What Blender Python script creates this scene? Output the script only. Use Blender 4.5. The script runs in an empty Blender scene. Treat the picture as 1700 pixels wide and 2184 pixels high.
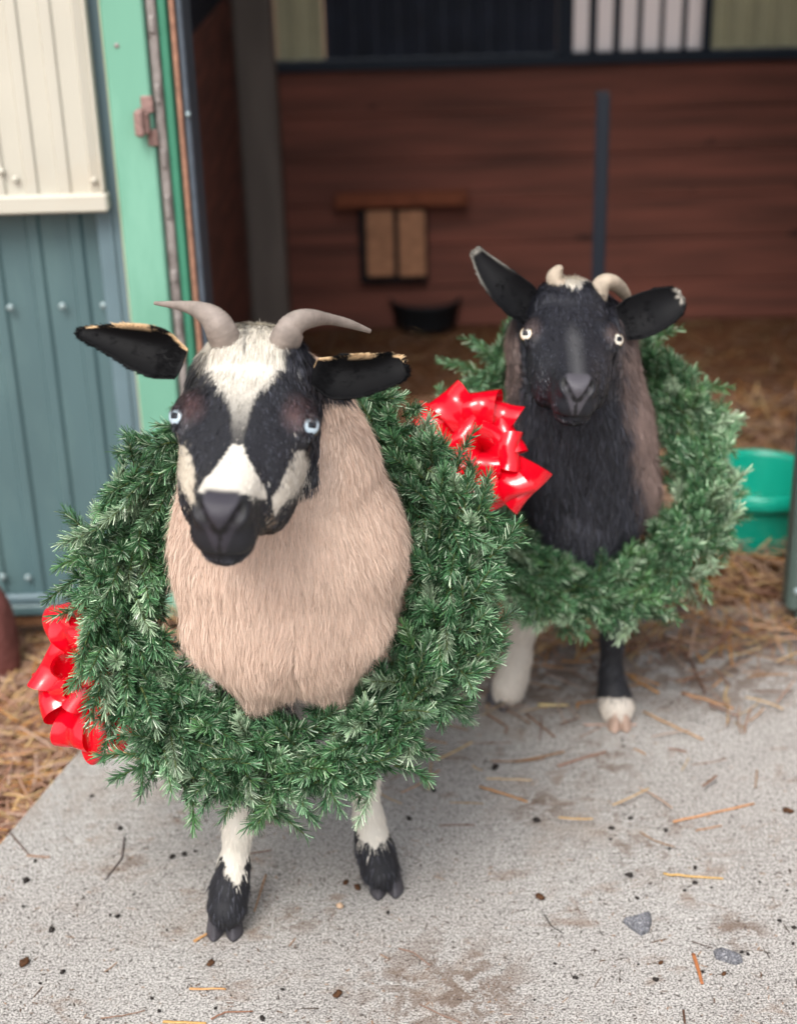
import bpy, math, random
import numpy as np
from math import radians as R
rng = np.random.default_rng(7)
random.seed(7)
S = bpy.context.scene
COL = S.collection

# ------------------------------------------------------------------ camera
FPX, CX, CY, H = 3274.0, 850.0, 1092.0, 1.4
TH, RO = R(24.5), R(1.6)
fw = np.array([0, math.cos(TH), -math.sin(TH)])
r0 = np.array([1.0, 0, 0]); u0 = np.array([0, math.sin(TH), math.cos(TH)])
CR = r0*math.cos(RO) - u0*math.sin(RO)
CU = u0*math.cos(RO) + r0*math.sin(RO)
CB = -fw
CAM = np.array([0, 0, H])
cd = bpy.data.cameras.new('camera'); co = bpy.data.objects.new('camera', cd); COL.objects.link(co)
import mathutils
M = mathutils.Matrix([[CR[0], CU[0], CB[0], 0], [CR[1], CU[1], CB[1], 0], [CR[2], CU[2], CB[2], H], [0, 0, 0, 1]])
co.matrix_world = M
cd.sensor_fit = 'HORIZONTAL'; cd.sensor_width = 36; cd.lens = FPX/1700*36
cd.clip_start = .05; cd.clip_end = 500
cd.dof.use_dof = True; cd.dof.focus_distance = 1.84; cd.dof.aperture_fstop = 3.5
S.camera = co

# ------------------------------------------------------------------ light
SUN_EL, SUN_AZ = 52, 200      # degrees; azimuth measured clockwise from +Y
w = bpy.data.worlds.new('World'); S.world = w; w.use_nodes = True
nt = w.node_tree; bg = nt.nodes['Background']
sky = nt.nodes.new('ShaderNodeTexSky'); sky.sky_type = 'NISHITA'; sky.sun_disc = False
sky.sun_elevation = R(SUN_EL); sky.sun_rotation = R(SUN_AZ); sky.dust_density = 5; sky.air_density = 1.0
hs = nt.nodes.new('ShaderNodeHueSaturation'); hs.inputs['Saturation'].default_value = .28
nt.links.new(sky.outputs[0], hs.inputs['Color']); nt.links.new(hs.outputs[0], bg.inputs[0])
bg.inputs[1].default_value = .135
sl = bpy.data.lights.new('sun', 'SUN'); sl.energy = 1.1; sl.angle = R(25); sl.color = (1, .95, .88)
so = bpy.data.objects.new('sun', sl); COL.objects.link(so)
az, el = R(SUN_AZ), R(SUN_EL)
sd = mathutils.Vector((math.sin(az)*math.cos(el), math.cos(az)*math.cos(el), math.sin(el)))
so.rotation_euler = sd.to_track_quat('Z', 'Y').to_euler(); so.location = (0, -3, 5)
S.view_settings.view_transform = 'Standard'; S.view_settings.look = 'None'
S.view_settings.exposure = .95; S.view_settings.gamma = 1
S.cycles.max_bounces = 8; S.cycles.diffuse_bounces = 5; S.cycles.transparent_max_bounces = 8
S.cycles.use_denoising = True

# ------------------------------------------------------------------ helpers
def ray(px, py):
    return fw + CR*((px-CX)/FPX) - CU*((py-CY)/FPX)
def at(px, py, Y):
    d = ray(px, py); return CAM + d*(Y/d[1])
def ground(px, py, z=0.0):
    d = ray(px, py); return CAM + d*((z-H)/d[2])
def dep(p):
    return float(np.dot(np.asarray(p)-CAM, fw))
def m_of(rpx, p):
    return rpx*dep(p)/FPX
def proj(P):
    v = P-CAM; d = v@fw
    return CX+FPX*(v@CR)/d, CY-FPX*(v@CU)/d
def hexc(s):
    s = s.lstrip('#'); v = np.array([int(s[i:i+2], 16)/255 for i in (0, 2, 4)])
    return np.where(v <= .04045, v/12.92, ((v+.055)/1.055)**2.4)
def nrm(v):
    v = np.asarray(v, float); n = np.linalg.norm(v, axis=-1, keepdims=True); return v/np.maximum(n, 1e-9)
def sm(a, b, x):
    t = np.clip((x-a)/(b-a), 0, 1); return t*t*(3-2*t)
_k = np.random.default_rng(3).normal(size=(24, 3)); _ph = np.random.default_rng(4).uniform(0, 6.28, 24)
def noise(P, f=1.0, o=0):
    s = 0
    for i in range(8):
        j = (i+o*5) % 24
        s = s+np.sin((P@_k[j])*f*(1+.35*i)+_ph[j]+o)*(1/(1+.25*i))
    return s/3.2

def tag(o, label=None, cat=None, group=None, kind=None):
    if label: o['label'] = label
    if cat: o['category'] = cat
    if group: o['group'] = group
    if kind: o['kind'] = kind
    return o
def empty(name, loc, label, cat, group=None):
    o = bpy.data.objects.new(name, None); COL.objects.link(o); o.location = loc
    o.empty_display_size = .05
    return tag(o, label, cat, group)
def worldloc(p):
    v = np.zeros(3)
    while p is not None:
        v = v+np.array(p.location); p = p.parent
    return v
def mesh(name, V, F, mat=None, parent=None, colors=None, smooth=True):
    """F: int array (n,3|4) or list of lists; V in world coordinates"""
    V = np.asarray(V, float)
    if parent is not None: V = V-worldloc(parent)
    me = bpy.data.meshes.new(name)
    me.vertices.add(len(V)); me.vertices.foreach_set('co', V.astype(np.float32).ravel())
    if isinstance(F, np.ndarray):
        n, k = F.shape; loops = F.ravel().astype(np.int32)
        starts = np.arange(n, dtype=np.int32)*k; tot = np.full(n, k, np.int32)
    else:
        loops = np.array([i for f in F for i in f], np.int32)
        tot = np.array([len(f) for f in F], np.int32); starts = np.concatenate([[0], np.cumsum(tot)[:-1]]).astype(np.int32)
        n = len(F)
    me.loops.add(len(loops)); me.loops.foreach_set('vertex_index', loops)
    me.polygons.add(n); me.polygons.foreach_set('loop_start', starts); me.polygons.foreach_set('loop_total', tot)
    me.polygons.foreach_set('use_smooth', np.full(n, bool(smooth)))
    if colors is not None:
        a = me.color_attributes.new('tint', 'FLOAT_COLOR', 'POINT')
        c = np.ones((len(V), 4), np.float32); c[:, :3] = colors; a.data.foreach_set('color', c.ravel())
    me.update(calc_edges=True)
    if mat: me.materials.append(mat)
    o = bpy.data.objects.new(name, me); COL.objects.link(o)
    if parent is not None: o.parent = parent
    return o

class MB:
    """collects simple shapes, then links them as one mesh"""
    def __init__(s): s.V = []; s.F = []; s.C = []; s.n = 0
    def add(s, V, F, c=None):
        V = np.asarray(V, float); s.V.append(V); s.F += [[i+s.n for i in f] for f in F]; s.n += len(V)
        s.C.append(np.tile(np.array(c if c is not None else (1, 1, 1)), (len(V), 1)))
    def box(s, lo, hi, bev=0.0, c=None):
        lo = np.array(lo, float); hi = np.array(hi, float)
        b = min(bev, .45*float((hi-lo).min()))
        if b <= 0:
            V = [(x, y, z) for x in (lo[0], hi[0]) for y in (lo[1], hi[1]) for z in (lo[2], hi[2])]
            F = [(0, 1, 3, 2), (4, 6, 7, 5), (0, 4, 5, 1), (2, 3, 7, 6), (0, 2, 6, 4), (1, 5, 7, 3)]
            s.add(V, F, c); return
        # chamfered box: 24 vertices
        V = []; idx = {}
        for ix in (0, 1):
            for iy in (0, 1):
                for iz in (0, 1):
                    P = [lo[0], hi[0]][ix], [lo[1], hi[1]][iy], [lo[2], hi[2]][iz]
                    sg = (1 if ix == 0 else -1, 1 if iy == 0 else -1, 1 if iz == 0 else -1)
                    for a in range(3):
                        q = [P[k]+(0 if k == a else sg[k]*b) for k in range(3)]
                        idx[(ix, iy, iz, a)] = len(V); V.append(q)
        F = []
        def ring(a, i):
            o = [k for k in range(3) if k != a]; L = []
            for (p, q) in ((0, 0), (1, 0), (1, 1), (0, 1)):
                t = [0, 0, 0]; t[a] = i; t[o[0]] = p; t[o[1]] = q; L.append(idx[(*t, a)])
            return L
        for a in range(3):
            for i in (0, 1):
                L = ring(a, i)
                F.append(L if (i == 1) == (a != 1) else L[::-1])
        for a in range(3):
            o = [k for k in range(3) if k != a]
            for p in (0, 1):
                for q in (0, 1):
                    t0 = [0, 0, 0]; t1 = [0, 0, 0]; t1[a] = 1
                    for t in (t0, t1): t[o[0]] = p; t[o[1]] = q
                    L = [idx[(*t0, o[0])], idx[(*t1, o[0])], idx[(*t1, o[1])], idx[(*t0, o[1])]]
                    F.append(L)
        for ix in (0, 1):
            for iy in (0, 1):
                for iz in (0, 1):
                    F.append([idx[(ix, iy, iz, a)] for a in range(3)])
        s.add(V, F, c)
    def tube(s, pts, rad, n=10, cap=True, ell=None, c=None):
        pts = np.asarray(pts, float); rad = np.broadcast_to(np.asarray(rad, float), (len(pts),))
        T = nrm(np.gradient(pts, axis=0))
        up = np.array([0, 0, 1.0]) if abs(T[0][2]) < .9 else np.array([1.0, 0, 0])
        V = []; A = nrm(np.cross(T[0], up))
        for i in range(len(pts)):
            A = nrm(A-T[i]*np.dot(A, T[i])); B = np.cross(T[i], A)
            e = 1 if ell is None else ell
            for k in range(n):
                a = 2*math.pi*k/n; V.append(pts[i]+rad[i]*(A*math.cos(a)+B*math.sin(a)*e))
        F = [(i*n+k, i*n+(k+1) % n, (i+1)*n+(k+1) % n, (i+1)*n+k) for i in range(len(pts)-1) for k in range(n)]
        if cap: F += [tuple(range(n))[::-1], tuple((len(pts)-1)*n+k for k in range(n))]
        s.add(V, F, c)
    def disc_dome(s, c, axis, r, h, n=14, col=None):
        axis = nrm(axis); a = nrm(np.cross(axis, [.3, .9, .2])); b = np.cross(axis, a)
        rings = [(1, 0), (.95, .5), (.6, .9)]
        V = []
        for (q, z) in rings:
            for k in range(n):
                t = 2*math.pi*k/n; V.append(np.array(c)+r*q*(a*math.cos(t)+b*math.sin(t))+axis*h*z)
        V.append(np.array(c)+axis*h)
        F = [(i*n+k, i*n+(k+1) % n, (i+1)*n+(k+1) % n, (i+1)*n+k) for i in range(2) for k in range(n)]
        F += [(2*n+k, 2*n+(k+1) % n, 3*n) for k in range(n)]
        s.add(V, F, col)
    def blob(s, c, rad, seed=0, amp=.25, nu=14, nv=10, flat=None, c2=None):
        r_ = np.random.default_rng(seed); V = []
        o = r_.uniform(-9, 9, 3)
        for j in range(nv+1):
            ph = math.pi*j/nv
            for i in range(nu):
                t = 2*math.pi*i/nu
                d = np.array([math.sin(ph)*math.cos(t), math.sin(ph)*math.sin(t), math.cos(ph)])
                q = 1+amp*float(noise((d+o)[None], 1.3)[0])
                V.append(np.array(c)+d*np.array(rad)*q)
        V = np.array(V)
        if flat is not None: V[:, 2] = np.maximum(V[:, 2], flat)
        F = [(j*nu+i, (j+1)*nu+i, (j+1)*nu+(i+1) % nu, j*nu+(i+1) % nu) for j in range(nv) for i in range(nu)]
        s.add(V, F, c2)
    def build(s, name, mat, parent=None, smooth=False, colors=False):
        return mesh(name, np.concatenate(s.V), s.F, mat, parent, np.concatenate(s.C) if colors else None, smooth)

# ------------------------------------------------------------------ materials
def mat(name, base, rough=.6, spec=.5, bump=None, noise_amt=0, noise_scale=20, metallic=0, trans=0, stretch=None, dark=None, dark_scale=4, dark_amt=0, coord='Object', coat=0):
    m = bpy.data.materials.new(name); m.use_nodes = True; nt = m.node_tree; b = nt.nodes['Principled BSDF']
    L = nt.links
    if isinstance(base, str): base = hexc(base)
    b.inputs['Roughness'].default_value = rough; b.inputs['Specular IOR Level'].default_value = spec
    b.inputs['Metallic'].default_value = metallic; b.inputs['Transmission Weight'].default_value = trans
    b.inputs['Coat Weight'].default_value = coat
    tc = nt.nodes.new('ShaderNodeTexCoord'); mp = nt.nodes.new('ShaderNodeMapping'); L.new(tc.outputs[coord], mp.inputs[0])
    if stretch: mp.inputs['Scale'].default_value = stretch
    col = None
    rgb = nt.nodes.new('ShaderNodeRGB'); rgb.outputs[0].default_value = (*base, 1); col = rgb.outputs[0]
    if noise_amt:
        nz = nt.nodes.new('ShaderNodeTexNoise'); nz.inputs['Scale'].default_value = noise_scale; nz.inputs['Detail'].default_value = 6
        L.new(mp.outputs[0], nz.inputs['Vector'])
        mr = nt.nodes.new('ShaderNodeMapRange'); mr.inputs[1].default_value = .3; mr.inputs[2].default_value = .7
        mr.inputs[3].default_value = 1-noise_amt; mr.inputs[4].default_value = 1+noise_amt; L.new(nz.outputs[0], mr.inputs[0])
        mx = nt.nodes.new('ShaderNodeMix'); mx.data_type = 'RGBA'; mx.blend_type = 'MULTIPLY'; mx.inputs[0].default_value = 1
        L.new(col, mx.inputs[6]); L.new(mr.outputs[0], mx.inputs[7]); col = mx.outputs[2]
    if dark is not None:
        if isinstance(dark, str): dark = hexc(dark)
        n2 = nt.nodes.new('ShaderNodeTexNoise'); n2.inputs['Scale'].default_value = dark_scale; n2.inputs['Detail'].default_value = 8
        n2.inputs['Roughness'].default_value = .65
        L.new(mp.outputs[0], n2.inputs['Vector'])
        r2 = nt.nodes.new('ShaderNodeMapRange'); r2.inputs[1].default_value = .52; r2.inputs[2].default_value = .7; r2.inputs[3].default_value = 0
        r2.inputs[4].default_value = dark_amt; L.new(n2.outputs[0], r2.inputs[0])
        mx = nt.nodes.new('ShaderNodeMix'); mx.data_type = 'RGBA'; L.new(r2.outputs[0], mx.inputs[0])
        L.new(col, mx.inputs[6]); mx.inputs[7].default_value = (*dark, 1); col = mx.outputs[2]
    L.new(col, b.inputs['Base Color'])
    if bump:
        nb = nt.nodes.new('ShaderNodeTexNoise'); nb.inputs['Scale'].default_value = bump[1]; nb.inputs['Detail'].default_value = 5
        L.new(mp.outputs[0], nb.inputs['Vector'])
        bm = nt.nodes.new('ShaderNodeBump'); bm.inputs['Strength'].default_value = bump[0]; bm.inputs['Distance'].default_value = bump[2]
        L.new(nb.outputs[0], bm.inputs['Height']); L.new(bm.outputs[0], b.inputs['Normal'])
    return m
def tintmat(name, rough=.5, spec=.5, sheen=0, transl=0, mul=1.0):
    m = bpy.data.materials.new(name); m.use_nodes = True; nt = m.node_tree; b = nt.nodes['Principled BSDF']
    a = nt.nodes.new('ShaderNodeAttribute'); a.attribute_name = 'tint'
    nt.links.new(a.outputs['Color'], b.inputs['Base Color'])
    b.inputs['Roughness'].default_value = rough; b.inputs['Specular IOR Level'].default_value = spec
    b.inputs['Sheen Weight'].default_value = sheen
    if transl:
        t = nt.nodes.new('ShaderNodeBsdfTranslucent'); nt.links.new(a.outputs['Color'], t.inputs[0])
        mx = nt.nodes.new('ShaderNodeMixShader'); mx.inputs[0].default_value = transl
        out = nt.nodes['Material Output']
        nt.links.new(b.outputs[0], mx.inputs[1]); nt.links.new(t.outputs[0], mx.inputs[2]); nt.links.new(mx.outputs[0], out.inputs[0])
    return m

def concrete_mat():
    m = bpy.data.materials.new('concrete'); m.use_nodes = True; nt = m.node_tree; L = nt.links; b = nt.nodes['Principled BSDF']
    N = nt.nodes.new
    tc = N('ShaderNodeTexCoord')
    def nz(scale, det, rough=.5, st=(1, 1, 1), dist=0):
        mp = N('ShaderNodeMapping'); mp.inputs['Scale'].default_value = st; L.new(tc.outputs['Object'], mp.inputs[0])
        n = N('ShaderNodeTexNoise'); n.inputs['Scale'].default_value = scale; n.inputs['Detail'].default_value = det
        n.inputs['Roughness'].default_value = rough; n.inputs['Distortion'].default_value = dist
        L.new(mp.outputs[0], n.inputs['Vector']); return n.outputs[0]
    def mr(src, a, c, lo, hi):
        r = N('ShaderNodeMapRange'); r.inputs[1].default_value = a; r.inputs[2].default_value = c
        r.inputs[3].default_value = lo; r.inputs[4].default_value = hi; L.new(src, r.inputs[0]); return r.outputs[0]
    def mix(f, a, c2, mode='MIX'):
        x = N('ShaderNodeMix'); x.data_type = 'RGBA'; x.blend_type = mode
        if isinstance(f, (int, float)): x.inputs[0].default_value = f
        else: L.new(f, x.inputs[0])
        for i, v in ((6, a), (7, c2)):
            if isinstance(v, tuple): x.inputs[i].default_value = (*v, 1)
            else: L.new(v, x.inputs[i])
        return x.outputs[2]
    def mul(a, c2):
        x = N('ShaderNodeMath'); x.operation = 'MULTIPLY'; L.new(a, x.inputs[0]); L.new(c2, x.inputs[1]); return x.outputs[0]
    base = mix(mr(nz(2.2, 5, .6), .35, .65, 0, 1), (.58, .56, .535), (.49, .465, .44))
    fine = mr(nz(430, 3, .9, (.75, 1, 1)), .43, .56, .12, 1.14)
    base = mix(.95, base, fine, 'MULTIPLY')
    streak = mr(nz(230, 3, .7, (.12, 1, 1)), .38, .56, .70, 1.05)
    base = mix(mr(nz(3, 3), .35, .6, .3, .95), base, streak, 'MULTIPLY')
    # dark pits, sparse
    pits = mr(nz(210, 2, .5, (.7, 1, 1)), .615, .665, 0, .9)
    base = mix(pits, base, (.05, .04, .035))
    # brown stains
    st1 = mr(nz(13, 6, .68, (.8, 1.2, 1), .4), .57, .68, 0, .6)
    base = mix(st1, base, (.19, .125, .085))
    st2 = mr(nz(3.0, 8, .72, (1, 1, 1), .6), .53, .68, 0, .5)
    base = mix(st2, base, (.24, .18, .135))
    # one larger mud stain near the front edge and more dirt toward the barn
    def spot(c, r, lo, col, amt, ns=26):
        g = N('ShaderNodeVectorMath'); g.operation = 'DISTANCE'; L.new(tc.outputs['Object'], g.inputs[0]); g.inputs[1].default_value = c
        f = mr(g.outputs['Value'], r*.35, r, 1, 0)
        return mul(f, mr(nz(ns, 6, .7, (1, 1, 1), .5), lo, lo+.07, 0, amt))
    for (px, py, r, lo, a) in ((930, 2110, .15, .47, .55), (1030, 2120, .08, .46, .5), (640, 1960, .04, .45, .6), (1580, 1990, .05, .47, .75), (1150, 1720, .06, .46, .7), (1280, 1620, .09, .5, .6),
                               (1100, 1420, .25, .44, .75), (1500, 1400, .25, .45, .75), (280, 1840, .05, .5, .5), (1370, 1780, .12, .52, .6)):
        p = ground(px, py); base = mix(spot(tuple(p), r, lo, None, a), base, (.13, .085, .06))
    L.new(base, b.inputs['Base Color']); b.inputs['Roughness'].default_value = .9; b.inputs['Specular IOR Level'].default_value = .25
    bm = N('ShaderNodeBump'); bm.inputs['Strength'].default_value = .5; bm.inputs['Distance'].default_value = .0012
    L.new(mix(.5, fine, streak), bm.inputs['Height']); L.new(bm.outputs[0], b.inputs['Normal'])
    return m
MT = {}
MT['concrete'] = concrete_mat()
MT['dirt'] = mat('dirt', '#8f6f5a', .95, .1, bump=(.8, 40, .01), noise_amt=.35, noise_scale=30, dark='#4a3426', dark_scale=9, dark_amt=.7)
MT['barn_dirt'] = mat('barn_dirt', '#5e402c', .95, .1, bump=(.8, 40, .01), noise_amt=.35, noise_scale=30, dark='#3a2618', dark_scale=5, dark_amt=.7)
MT['siding'] = mat('siding', '#4e666a', .42, .4, noise_amt=.08, noise_scale=7, dark='#6f8a88', dark_scale=3, dark_amt=.4, stretch=(1, 1, .3), bump=(.2, 6, .004))
MT['trim'] = mat('trim', '#5f747c', .45, .4, noise_amt=.08, noise_scale=12)
MT['cream'] = mat('cream', '#b7b4a8', .45, .4, noise_amt=.04, noise_scale=6, dark='#b9a68c', dark_scale=4, dark_amt=.3)
MT['seafoam'] = mat('seafoam', '#6b9f8a', .55, .35, noise_amt=.05, noise_scale=9, dark='#8fc4ae', dark_scale=5, dark_amt=.5, stretch=(1, 1, .25))
MT['green'] = mat('green', '#3a7a62', .5, .4, noise_amt=.1, noise_scale=12)
MT['dark_green'] = mat('dark_green', '#1d4a3c', .5, .4)
MT['galv'] = mat('galv', '#8d8784', .5, .5, noise_amt=.25, noise_scale=45, metallic=.3, dark='#4c4340', dark_scale=30, dark_amt=.85)
MT['copper'] = mat('copper', '#8f6a58', .7, .3, noise_amt=.3, noise_scale=60)
MT['frame'] = mat('frame', '#4c555f', .5, .4, noise_amt=.15, noise_scale=30)
MT['rust'] = mat('rust', '#8c716b', .65, .4, noise_amt=.25, noise_scale=90, dark='#3a1f1a', dark_scale=60, dark_amt=.8)
MT['screw'] = mat('screw', '#8fa0a3', .5, .6, metallic=.4)
MT['post'] = mat('post', '#6f6863', .8, .2, noise_amt=.2, noise_scale=14, stretch=(1, 1, .2))
MT['navy'] = mat('navy', '#1d2433', .6, .3, noise_amt=.3, noise_scale=12)
MT['olive'] = mat('olive', '#b5b294', .55, .3, noise_amt=.1, noise_scale=8)
MT['rail'] = mat('rail', '#222b38', .6, .3)
MT['rod'] = mat('rod', '#1c222c', .5, .4)
MT['darkwood'] = mat('darkwood', '#4b2b20', .85, .2, noise_amt=.3, noise_scale=20)
MT['tan'] = mat('tan', '#a87c60', .8, .2, noise_amt=.2, noise_scale=30)
MT['board'] = mat('board', '#7a4733', .8, .2, noise_amt=.2, noise_scale=30)
MT['rubber'] = mat('rubber', '#15181d', .7, .3, noise_amt=.2, noise_scale=30)
MT['teal'] = mat('teal', '#0a9b83', .35, .5, noise_amt=.05, noise_scale=12)
MT['doorframe'] = mat('doorframe', '#4b5a55', .5, .4, noise_amt=.15, noise_scale=20)
MT['doorpanel'] = mat('doorpanel', '#b6a5a0', .55, .3, noise_amt=.08, noise_scale=9)
MT['boulder'] = mat('boulder', '#6d4440', .85, .2, noise_amt=.25, noise_scale=14, bump=(.5, 30, .01))
MT['roofing'] = mat('roofing', '#3a3f48', .6, .3)

def wood_mat():
    m = bpy.data.materials.new('barn_wood'); m.use_nodes = True; nt = m.node_tree; L = nt.links; b = nt.nodes['Principled BSDF']; N = nt.nodes.new
    tc = N('ShaderNodeTexCoord'); mp = N('ShaderNodeMapping'); mp.inputs['Scale'].default_value = (.5, 1, 7); L.new(tc.outputs['Object'], mp.inputs[0])
    n = N('ShaderNodeTexNoise'); n.inputs['Scale'].default_value = 4; n.inputs['Detail'].default_value = 7; L.new(mp.outputs[0], n.inputs['Vector'])
    cr = N('ShaderNodeValToRGB'); cr.color_ramp.elements[0].position = .33; cr.color_ramp.elements[1].position = .68
    cr.color_ramp.elements[0].color = (*hexc('#58352c'), 1); cr.color_ramp.elements[1].color = (*hexc('#824d40'), 1)
    L.new(n.outputs[0], cr.inputs[0])
    mp2 = N('ShaderNodeMapping'); mp2.inputs['Scale'].default_value = (1, 1, 1.8); L.new(tc.outputs['Object'], mp2.inputs[0])
    n2 = N('ShaderNodeTexNoise'); n2.inputs['Scale'].default_value = 8; n2.inputs['Detail'].default_value = 2; L.new(mp2.outputs[0], n2.inputs['Vector'])
    mr = N('ShaderNodeMapRange'); mr.inputs[1].default_value = .68; mr.inputs[2].default_value = .74; mr.inputs[4].default_value = .8; L.new(n2.outputs[0], mr.inputs[0])
    mx = N('ShaderNodeMix'); mx.data_type = 'RGBA'; L.new(mr.outputs[0], mx.inputs[0]); L.new(cr.outputs[0], mx.inputs[6]); mx.inputs[7].default_value = (*hexc('#2c1512'), 1)
    L.new(mx.outputs[2], b.inputs['Base Color']); b.inputs['Roughness'].default_value = .8
    return m
MT['wood'] = wood_mat()

# ------------------------------------------------------------------ ground
YW = 2.65      # plane of the barn front
pa, pb = ground(0, 1793), ground(182, 1580)
ex = pb[:2]-pa[:2]; ex /= np.linalg.norm(ex)
def edge_x(Y): return pa[0]+(Y-pa[1])*ex[0]/ex[1]
def sheet(name, V, m, label=None, kind='structure'):
    o = mesh(name, V, [[0, 1, 2, 3]], m, None, None, False); tag(o, kind=kind); return o
g = sheet('ground', [(-80, -60, -.055), (80, -60, -.055), (80, 80, -.055), (-80, 80, -.055)], MT['dirt'])
mb = MB(); x0, x1 = edge_x(-1.5), edge_x(2.6)
V = [(x0, -1.5, 0), (3.2, -1.5, 0), (3.2, 2.6, 0), (x1, 2.6, 0)]
b_ = .006
Vt = [(x0+b_, -1.5, 0), (3.2, -1.5, 0), (3.2, 2.6, 0), (x1+b_, 2.6, 0), (x0, -1.5, -b_), (x1, 2.6, -b_), (x0-.004, -1.5, -.2), (x1-.004, 2.6, -.2), (3.2, -1.5, -.2), (3.2, 2.6, -.2)]
mb.add(Vt, [(0, 1, 2, 3), (4, 0, 3, 5), (6, 4, 5, 7), (1, 0, 4, 6, 8), (2, 1, 8, 9), (3, 2, 9, 7, 5)])
o = mb.build('concrete_slab', MT['concrete']); tag(o, kind='structure')
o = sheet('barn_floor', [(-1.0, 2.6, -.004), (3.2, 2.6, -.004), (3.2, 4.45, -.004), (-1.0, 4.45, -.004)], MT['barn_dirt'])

# ------------------------------------------------------------------ straw
STRAW = tintmat('straw', .55, .4, transl=.15)
def straws(C, L, W, yaw, pitch, col, bend):
    n = len(C); K = 4
    d = np.stack([np.cos(yaw)*np.cos(pitch), np.sin(yaw)*np.cos(pitch), np.sin(pitch)], 1)
    sd = np.stack([-np.sin(yaw), np.cos(yaw), 0*yaw], 1); up = np.cross(d, sd)
    s = np.linspace(-.5, .5, K)
    V = np.zeros((n, K, 3, 3))
    for k in range(K):
        c = C+d*(s[k]*L)[:, None]+sd*(bend*(s[k]**2)*L)[:, None]
        V[:, k, 0] = c-sd*W[:, None]/2; V[:, k, 1] = c+up*W[:, None]*.35; V[:, k, 2] = c+sd*W[:, None]/2
    F = []
    base = np.arange(n)*K*3
    for k in range(K-1):
        for j in (0, 1):
            a = base+k*3+j; F.append(np.stack([a, a+3, a+4, a+1], 1))
    return V.reshape(-1, 3), np.concatenate(F), np.repeat(col, K*3, 0)
SC = np.array([hexc(x) for x in ('#bf9c82', '#ae8a74', '#9f7662', '#c9a673', '#c48c50', '#85634f', '#bfa290', '#d0b384', '#8e6a5a')])
def straw_field(name, n, pos, zf, label, lm=.09, pitch=.18, dull=1.0):
    C = pos(n); L = rng.uniform(.35, 1.5, n)*lm; W = rng.uniform(.0018, .0045, n)
    C = np.column_stack([C, zf(C)+rng.uniform(0, .022, n)])
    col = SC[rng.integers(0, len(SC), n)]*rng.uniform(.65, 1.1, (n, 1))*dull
    V, F, c = straws(C, L, W, rng.uniform(0, 6.28, n), rng.normal(0, pitch, n), col, rng.normal(0, .15, n))
    o = mesh(name, V, F, STRAW, None, c); tag(o, label, 'straw', kind='stuff')
def pos_left(n):
    Y = rng.uniform(1.3, 2.64, n); X = edge_x(Y)-.012-np.abs(rng.uniform(0, 1.0, n))**1.3*.9; return np.column_stack([X, Y])
straw_field('loose_straw', 7000, pos_left, lambda C: -.05+.006*np.sin(C[:, 0]*17)*np.sin(C[:, 1]*13), 'thick loose straw bedding on the bare ground left of the concrete', .085)
def pos_in(n):
    Y = 2.42+(rng.uniform(0, 1, n)**1.25)*1.3; X = rng.uniform(-.45, 1.25, n); return np.column_stack([X, Y])
straw_field('bedding_straw', 5500, pos_in, lambda C: .004+.02*np.clip((C[:, 1]-2.5), 0, .3)+.008*np.sin(C[:, 0]*11), 'tangled straw bedding spilling over the barn threshold', .11, .2, .9)
def pos_deep(n):
    return np.column_stack([rng.uniform(-.9, 2.2, n), rng.uniform(3.1, 4.35, n)])
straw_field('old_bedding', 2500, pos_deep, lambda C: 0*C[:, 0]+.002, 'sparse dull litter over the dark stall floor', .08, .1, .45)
def pos_slab(n):
    Y = 2.5-np.abs(rng.normal(0, .22, n)); X = rng.uniform(-.35, .9, n); return np.column_stack([X, Y])
straw_field('threshold_litter', 330, pos_slab, lambda C: 0*C[:, 0]+.001, 'thin straw litter scattered on the slab by the doorway', .06, .04, .75)

# ------------------------------------------------------------------ barn
barn = empty('barn', (0, YW, 0), 'green metal-sided barn with open doorway, seafoam door post and dark brown wooden stall inside', 'barn')
def X(px, py, Y): return float(at(px, py, Y)[0])
def Z(px, py, Y): return float(at(px, py, Y)[2])
ZT = 2.5
def corrug(x0, x1, z0, z1, Y, pitch, depth, rib=.3, ny=-1):
    """ribbed sheet facing -Y; profile of trapezoid ribs"""
    xs = []; ys = []; x = x0
    while x < x1:
        for (f, d) in ((0, 0), (1-rib, 0), (1-rib+.08, 1), (1-.08, 1)):
            xx = x+f*pitch
            if xx < x1: xs.append(xx); ys.append(Y+ny*depth*d)
        x += pitch
    xs.append(x1); ys.append(Y)
    n = len(xs); V = [(a, b, z0) for a, b in zip(xs, ys)]+[(a, b, z1) for a, b in zip(xs, ys)]
    V += [(a, b+.004, z0) for a, b in zip(xs, ys)]+[(a, b+.004, z1) for a, b in zip(xs, ys)]
    F = [(i, i+1, n+i+1, n+i) for i in range(n-1)]+[(2*n+i+1, 2*n+i, 3*n+i, 3*n+i+1) for i in range(n-1)]
    F += [(i+1, i, 2*n+i, 2*n+i+1) for i in range(n-1)]
    F += [(0, n, 3*n, 2*n), (n-1, 2*n-1+2*n, 0, 0)][:1]
    return V, F
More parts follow.
